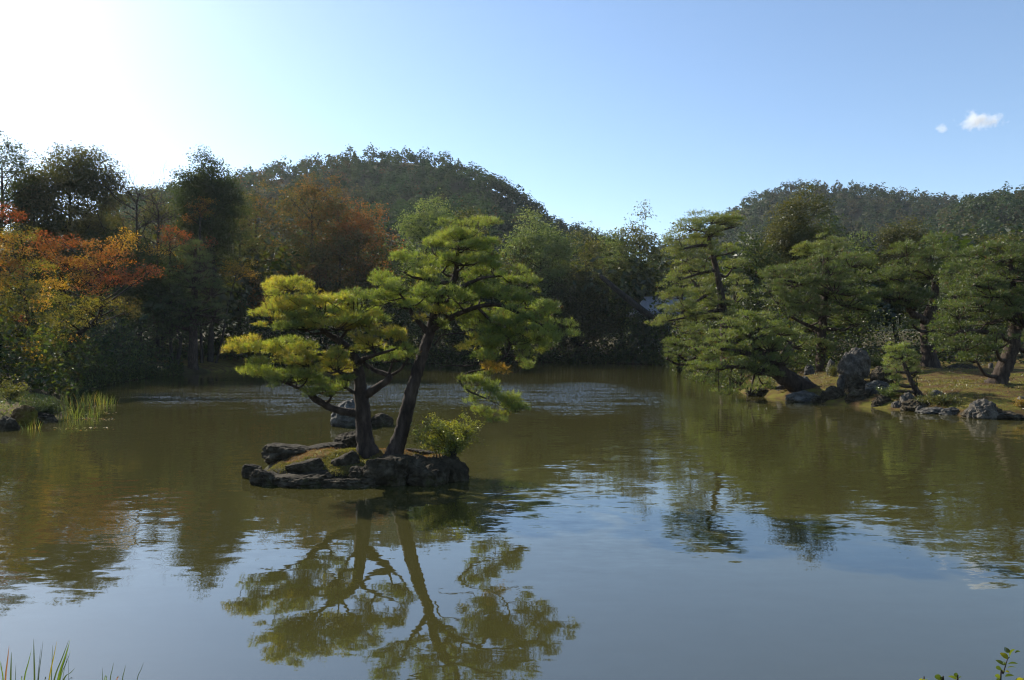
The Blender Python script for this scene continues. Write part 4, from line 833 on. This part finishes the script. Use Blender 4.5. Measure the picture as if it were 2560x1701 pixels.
def sizes(n, h0, h1): h = h0*.75+(h1*1.25-h0*.75)*rng.uniform(0, 1, n)**1.6; return h, h*rng.uniform(.32, .48, n)
pt = hill_pts(HILLS[0], 1900, 4, (250, 1560), .18); h, w = sizes(len(pt), 6, 9.5); woods('hillside_forest', 'mixed autumn forest covering the rounded hill', pt, h, w, 52, 1.3, HCOL, 401, M_far, .15, True)
pt = hill_pts(HILLS[1], 1400, 5, (1620, 2560), .35); h, w = sizes(len(pt), 7, 11); woods('hillside_forest', 'dark pine forest on the farther right hill', pt, h, w, 36, 1.9, HCOL2, 402, M_far, .2)
pt = hill_pts(HILLS[2], 1100, 6, (2180, 2640), .25); h, w = sizes(len(pt), 6.5, 9.5); woods('hillside_forest', 'olive forest on the nearer right hill', pt, h, w, 42, 1.5, HCOL2*1.1, 403, M_far, .15)
# belt of dark trees behind the shore trees
rng = np.random.default_rng(8)
nb = 400
px = np.r_[rng.uniform(-90, 2650, 250), rng.uniform(150, 800, 60), rng.uniform(-1500, -330, 90)]; dd = np.where(px < 700, np.where(px < -300, rng.uniform(42, 110, nb), rng.uniform(60, 115, nb)), np.where(px < 1800, rng.uniform(100, 140, nb), rng.uniform(56, 105, nb)))  # last px range: unseen trees added left of view to shade the left shore
X = (px-CX)/F*dd; Z = gz(X, dd); h = dd*rng.uniform(.10, .17, nb); h = np.where(px < -300, rng.uniform(13, 22, nb), h); w = h*rng.uniform(.30, .42, nb); kb = pond_dist(X, dd) > 3.5
woods('woodland', 'dark woodland belt behind the shore trees', np.stack([X, dd, Z], 1)[kb], h[kb], w[kb], 165, .86, EVER*.85, 404, M_leaf, .1)
# undergrowth along the far shores
def undergrowth(name, label, i0, i1, n, seed, hmax, inl, leaf, cols):
    rng = np.random.default_rng(seed); seg = POND[i0:i1]; L = np.linalg.norm(np.diff(seg, axis=0), axis=1); cum = np.r_[0, np.cumsum(L)]
    s = rng.uniform(0, cum[-1], n); x = np.interp(s, cum, seg[:, 0]); y = np.interp(s, cum, seg[:, 1]); tx = np.gradient(seg, axis=0); tx = unit(tx); nx = np.interp(s, cum, tx[:, 1]); ny = np.interp(s, cum, -tx[:, 0])
    o = rng.uniform(-.4, 1, n)**1*inl; o = np.where(o < -.5, -.5, o); x = x+nx*o; y = y+ny*o
    q = fbm(np.stack([x*.5, y*.5, x*0], 1), 3, seed); hh = hmax*(.25+.75*np.clip(q*.7+.5, 0, 1)); z = np.maximum(gz(x, y), 0.05)+rng.uniform(0, 1, n)**.8*hh*np.clip((o+1.2)/3, .2, 1)
    C = np.stack([x, y, z], 1); V, Fc, Cc = leaves(rng, C, unit(rng.normal(size=(n, 3))*.7+np.array([0, -.2, .6])), leaf, .6, pick(rng, cols, n))
    tag(link(name, mesh(name, V, Fc, M_leaf, Cc)), label, 'undergrowth', kind='stuff')
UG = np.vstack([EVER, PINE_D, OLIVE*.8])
idx = lambda x, y: int(np.hypot(POND[:, 0]-x, POND[:, 1]-y).argmin())
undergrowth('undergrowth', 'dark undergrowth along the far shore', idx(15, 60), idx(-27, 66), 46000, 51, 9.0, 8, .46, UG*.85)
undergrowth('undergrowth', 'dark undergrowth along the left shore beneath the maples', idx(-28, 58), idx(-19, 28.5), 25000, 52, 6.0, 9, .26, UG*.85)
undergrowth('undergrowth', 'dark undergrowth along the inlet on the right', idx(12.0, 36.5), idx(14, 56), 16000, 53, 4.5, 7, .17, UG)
rng = np.random.default_rng(77); n = 14000; x = rng.uniform(13, 42, n); y = rng.uniform(36.5, 50, n); d_ = pond_dist(x, y); kx = (d_ > 1.2); x, y = x[kx], y[kx]
C = np.stack([x, y, gz(x, y)+rng.uniform(0, 1, len(x))*(1.0+(y-36)*.28)], 1)
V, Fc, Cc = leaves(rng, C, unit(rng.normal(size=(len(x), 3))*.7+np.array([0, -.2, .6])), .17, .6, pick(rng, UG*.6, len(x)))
tag(link('undergrowth', mesh('undergrowth', V, Fc, M_leaf, Cc)), 'dark shrubbery behind the moss bank', 'undergrowth', kind='stuff')

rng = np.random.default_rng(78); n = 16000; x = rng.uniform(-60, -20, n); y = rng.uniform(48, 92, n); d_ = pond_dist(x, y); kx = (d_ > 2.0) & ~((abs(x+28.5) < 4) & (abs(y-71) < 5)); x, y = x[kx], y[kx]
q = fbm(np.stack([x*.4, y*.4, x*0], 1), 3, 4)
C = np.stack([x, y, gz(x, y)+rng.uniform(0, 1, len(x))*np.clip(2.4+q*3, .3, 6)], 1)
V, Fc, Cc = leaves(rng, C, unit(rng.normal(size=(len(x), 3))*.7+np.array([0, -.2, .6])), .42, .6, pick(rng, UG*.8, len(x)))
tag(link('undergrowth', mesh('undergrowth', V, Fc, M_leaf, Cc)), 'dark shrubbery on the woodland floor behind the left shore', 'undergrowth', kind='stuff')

# ------------------------------------------------------------------ the hall behind the trees
def box(c, s):
    c = np.array(c, float); s = np.array(s, float)/2; q = np.array([(-1, -1, -1), (1, -1, -1), (1, 1, -1), (-1, 1, -1), (-1, -1, 1), (1, -1, 1), (1, 1, 1), (-1, 1, 1)])
    return c+q*s, np.array([[0, 3, 2, 1], [4, 5, 6, 7], [0, 1, 5, 4], [1, 2, 6, 5], [2, 3, 7, 6], [3, 0, 4, 7]])
hd = 97; rt = P(1682, 742, hd); hb = np.array([rt[0], hd+3, gz1(rt[0], hd+3)]); eave = rt[2]-2.4
H = Thing('wooden_hall', 'hall with grey tiled roof half hidden behind the far trees', 'building', hb)
H.part('wall', *box((hb[0], hb[1], (hb[2]+eave)/2-.2), (8, 5, eave-hb[2]+.6)), M_plaster)
for sx in (-4.05, -1.35, 1.35, 4.05): H.part('post', *box((hb[0]+sx, hb[1]-2.56, (hb[2]+eave)/2), (.22, .22, eave-hb[2]+.2)), M_wood)
H.part('door', *box((hb[0], hb[1]-2.53, hb[2]+1.0), (1.9, .08, 2.0)), M_wood)
rv = np.array([(-5.6, -4.2, 0), (5.6, -4.2, 0), (5.6, 4.2, 0), (-5.6, 4.2, 0), (-3.4, 0, 2.4), (3.4, 0, 2.4), (-5.6, -4.2, -.2), (5.6, -4.2, -.2), (5.6, 4.2, -.2), (-5.6, 4.2, -.2)])+np.array([hb[0], hb[1], eave])
rf = H.part('roof', rv, np.array([[0, 1, 5, 4], [1, 2, 5, 5], [2, 3, 4, 5], [3, 0, 4, 4], [0, 6, 7, 1], [1, 7, 8, 2], [2, 8, 9, 3], [3, 9, 6, 0], [6, 9, 8, 7]])[[0, 2, 4, 5, 6, 7, 8]], M_tile)
H.part('roof_hip', np.array([rv[1], rv[2], rv[5]]), np.array([[0, 1, 2]]), M_tile, parent=rf); H.part('roof_hip', np.array([rv[3], rv[0], rv[4]]), np.array([[0, 1, 2]]), M_tile, parent=rf)
for i in range(15):
    f = i/14; p0 = rv[0]*(1-f)+rv[1]*f; p1 = rv[4]*(1-f)+rv[5]*f; H.part('tile_row', *tube(np.array([p0+[0, -.02, .04], p1+[0, -.02, .04]]), [.07, .07], 5), M_tile, parent=rf)
H.part('ridge', *box((hb[0], hb[1], eave+2.45), (7.0, .4, .3)), M_tile, parent=rf)

# ------------------------------------------------------------------ plants at the viewer's feet
def iris_blade(t, px0, py0, px1, py1, d, wpx, col, seed):
    """one sword leaf from the bank up to the tip pixel"""
    rng = np.random.default_rng(seed); tip = P(px0, py0, d); low = P(px1, py1, d); dirv = low-tip; k = (tip[2]-(.38))/max(tip[2]-low[2], 1e-3)
    base = tip+dirv*k; base[0] = low[0]+(base[0]-low[0])*.35
    ctl = spline(np.array([base, low*.6+base*.4+np.array([0, 0, .0]), low, low*.4+tip*.6, tip]), 4); n = len(ctl); s = np.linspace(0, 1, n); ww = wpx/F*d*.5*(1-s**3)*(1-.15*s)+.0004
    a = rng.uniform(-.5, .5); sd = np.array([math.cos(a), math.sin(a), 0]); nrm = np.array([-sd[1], sd[0], 0])*-1
    V = np.stack([ctl-sd*ww[:, None], ctl+nrm*ww[:, None]*.45, ctl+sd*ww[:, None]], 1).reshape(-1, 3); i = np.arange(n-1)*3
    Fc = np.concatenate([np.stack([i, i+1, i+4, i+3], 1), np.stack([i+1, i+2, i+5, i+4], 1)]); c = np.broadcast_to(np.array(col), (len(V), 3)); t.part('blade', V, Fc, M_grass, c, smooth=True)
GB, GD, GR, GY = (.10, .17, .02), (.035, .06, .02), (.20, .09, .045), (.26, .22, .03)
z = 420/2360
def bl(l): return [(x0*z, 1580+y0*z, x1*z, 1580+y1*z, w*z, c) for x0, y0, x1, y1, w, c in l]
def clump(label, d, lst, seed):
    b = P(lst[len(lst)//2][2], 1701, d); b[2] = gz1(b[0], b[1]); t = Thing('iris_clump', label, 'plant', b, 'sword leaved plants on the near bank')
    for i, l in enumerate(lst): iris_blade(t, *l[:4], d+.02*((i*7) % 5-2), l[4], l[5], seed+i)
clump('sword leaved clump with a reddish blade at the bottom left corner', 3.1, bl([(128, 195, 75, 680, 26, GR), (160, 285, 150, 680, 22, GD), (222, 455, 218, 680, 13, GD), (0, 400, 45, 680, 24, GB), (20, 430, 40, 680, 20, GD), (308, 620, 305, 680, 10, GB), (-40, 300, -20, 680, 20, GB)]), 500)
clump('tall sword leaved clump, second from the bottom left corner', 3.2, bl([(440, 260, 340, 680, 28, GB), (473, 100, 485, 680, 24, GD), (604, 130, 540, 680, 22, GD), (572, 225, 530, 680, 18, GD)]), 520)
clump('bright green fanned clump with a yellow blade, bottom left', 3.15, bl([(798, 135, 690, 680, 28, GY), (738, 190, 722, 680, 12, GD), (965, 120, 760, 680, 22, GD), (988, 108, 810, 680, 26, GB), (970, 190, 830, 680, 22, GB), (990, 275, 840, 680, 20, GB), (1052, 512, 890, 680, 24, GD), (950, 300, 880, 680, 9, GD), (962, 380, 965, 680, 6, GD), (1038, 648, 960, 680, 10, GD), (650, 645, 630, 680, 12, GD)]), 540)
clump('sparse thin blades right of the bright fanned clump', 3.2, bl([(1437, 510, 1440, 680, 7, GD), (1595, 440, 1548, 680, 12, GD), (1763, 470, 1720, 680, 12, GD), (2015, 440, 1925, 680, 13, GD), (1485, 600, 1472, 680, 12, GB), (1503, 610, 1495, 680, 10, GB), (1668, 620, 1640, 680, 12, GR)]), 560)

def sprig(label, d, stem, leafs, seed):
    zz = 300/2360; cv = lambda x, y, dd=0: P(2260+x*zz, 1560+y*zz, d+dd); rng = np.random.default_rng(seed)
    st = [cv(*s) for s in stem]; b = st[0].copy(); b[2] = gz1(b[0], b[1]); st = [b]+st; t = Thing('leafy_sprig', label, 'plant', b, 'leafy sprigs on the near bank')
    sp = spline(np.array(st), 6); t.part('stem', *tube(sp, np.linspace(.0035, .0014, len(sp)), 6), M_bark, smooth=True)
    for (x0, y0, x1, y1, w, c) in leafs:
        a, e = cv(x0, y0), cv(x1, y1, rng.uniform(-.02, .02)); ax = e-a; l = np.linalg.norm(ax); ax /= l; sd = unit(np.cross(ax, np.array([rng.normal()*.4, 1, rng.uniform(.2, .9)]))); nm = np.cross(ax, sd); nm = nm if nm[2] > 0 else -nm
        s = np.linspace(0, 1, 9); ww = w*zz/F*d*.5*np.sin(np.pi*s**.85)**.8; ct = a+np.outer(s*l, ax)+np.outer(np.sin(s*np.pi)*l*.08, nm)
        V = np.stack([ct-sd*ww[:, None]+nm*ww[:, None]*.35, ct, ct+sd*ww[:, None]+nm*ww[:, None]*.35], 1).reshape(-1, 3); i = np.arange(8)*3
        Fc = np.concatenate([np.stack([i, i+1, i+4, i+3], 1), np.stack([i+1, i+2, i+5, i+4], 1)]); t.part('leaf', V, Fc, M_sprig, np.broadcast_to(np.array(c), (len(V), 3)), smooth=True)
M_sprig = leaf_mat('glossy_sprig_leaves', .4, .10, .25, (1.6, 1.5, .4))
LG, LD, LY = (.10, .14, .03), (.045, .075, .022), (.22, .22, .02)
sprig('upright leafy sprig in the bottom right corner', 3.0, [(1900, 1180), (1950, 980), (1995, 830), (2035, 700), (2080, 650)],
      [(2075, 570, 1975, 455, 95, LD), (2080, 650, 2185, 500, 120, LG), (2180, 570, 2290, 545, 60, LD), (2045, 700, 1885, 570, 120, LY), (1985, 820, 1800, 710, 75, LD), (1985, 815, 1950, 735, 60, LG), (2040, 795, 2245, 790, 75, LD), (2030, 870, 2215, 860, 75, LG), (1930, 915, 1810, 840, 75, LD), (1950, 975, 1920, 900, 70, LY), (1990, 935, 2080, 960, 60, LY), (1985, 1035, 2165, 1020, 75, LD), (1900, 1080, 1800, 1000, 80, LG), (1900, 1130, 1815, 1080, 60, LD)], 601)
sprig('small sprig tip with paired leaves left of the upright sprig', 3.0, [(1060, 1240), (1050, 1120), (1045, 1075)],
      [(1045, 1065, 1015, 960, 75, LD), (1045, 1100, 865, 1030, 75, LG), (1060, 1110, 1135, 1045, 70, LD), (1050, 1130, 960, 1160, 60, LD), (1060, 1140, 1170, 1150, 60, LD)], 602)
sprig('leaf tip just showing at the bottom, leftmost of the sprigs', 3.0, [(780, 1260), (745, 1150), (735, 1110)],
      [(740, 1120, 620, 1005, 110, LD), (735, 1110, 745, 1040, 60, LD), (745, 1130, 790, 1080, 70, LY), (740, 1160, 640, 1160, 60, LD)], 603)
sprig('yellow leaf tip at the bottom edge', 3.0, [(400, 1260), (380, 1160)], [(380, 1150, 300, 1090, 70, LY), (385, 1140, 400, 1085, 50, LY), (400, 1160, 470, 1090, 60, LG)], 604)
sprig('broad leaf entering at the right edge', 3.0, [(2400, 1260), (2390, 1150)], [(2390, 1140, 2190, 1095, 90, LY), (2395, 1150, 2340, 1060, 70, LG)], 605)

# ------------------------------------------------------------------ the small cloud
def cloud(label, x0, y0, x1, y1, d, dens, seed):
    a, b = P(x0, y0, d), P(x1, y1, d); c = (a+b)/2; V, Fc = ICO[3]; s = np.array([abs(b[0]-a[0])/2, abs(b[0]-a[0])/3, abs(a[2]-b[2])/2])
    m, nt, out = nmat('cloud_vapour'); L = nt.links.new
    tc = N(nt, 'TexCoord'); nz = N(nt, 'TexNoise'); nz.inputs['Scale'].default_value = .034; nz.inputs['Detail'].default_value = 5; nz.inputs['Roughness'].default_value = .6
    mp = N(nt, 'Mapping'); mp.inputs['Location'].default_value = (seed*31.7, seed*11.3, 0); L(tc.outputs['Object'], mp.inputs[0]); L(mp.outputs[0], nz.inputs['Vector'])
    sc = N(nt, 'VectorMath', operation='DIVIDE'); sc.inputs[1].default_value = tuple(s); L(tc.outputs['Object'], sc.inputs[0]); ln = N(nt, 'VectorMath', operation='LENGTH'); L(sc.outputs[0], ln.inputs[0])
    fa = N(nt, 'MapRange'); fa.inputs[1].default_value = 0; fa.inputs[2].default_value = 1; fa.inputs[3].default_value = .22; fa.inputs[4].default_value = -.35; L(ln.outputs['Value'], fa.inputs[0])
    ad = N(nt, 'Math', operation='ADD'); L(nz.outputs[0], ad.inputs[0]); L(fa.outputs[0], ad.inputs[1])
    mr = N(nt, 'MapRange'); mr.inputs[1].default_value = .47; mr.inputs[2].default_value = .80; mr.inputs[3].default_value = 0; mr.inputs[4].default_value = dens; L(ad.outputs[0], mr.inputs[0])
    v = N(nt, 'VolumePrincipled'); v.inputs['Color'].default_value = (1, 1, 1, 1); v.inputs['Anisotropy'].default_value = .3; L(mr.outputs[0], v.inputs['Density']); L(v.outputs[0], out.inputs['Volume'])
    o = link('cloud', mesh('cloud', V*s, Fc, m)); o.location = tuple(c); tag(o, label, 'cloud', kind='stuff')
cloud('small white wisp of cloud in the blue sky', 2360, 250, 2545, 345, 1500, .10, 4)
cloud('faint cloud shred left of the white wisp', 2310, 300, 2395, 345, 1500, .05, 3)

# ------------------------------------------------------------------ autumn haze
m, nt, out = nmat('haze_air'); v = N(nt, 'VolumePrincipled'); v.inputs['Color'].default_value = (.86, .92, 1, 1); v.inputs['Density'].default_value = .00009; v.inputs['Anisotropy'].default_value = .35
nt.links.new(v.outputs[0], out.inputs['Volume'])
V, Fc = box((0, 0, 84), (5600, 5600, 172)); tag(link('haze', mesh('haze', V, Fc, m)), 'thin pale haze over the pond and hills', 'haze', kind='stuff')
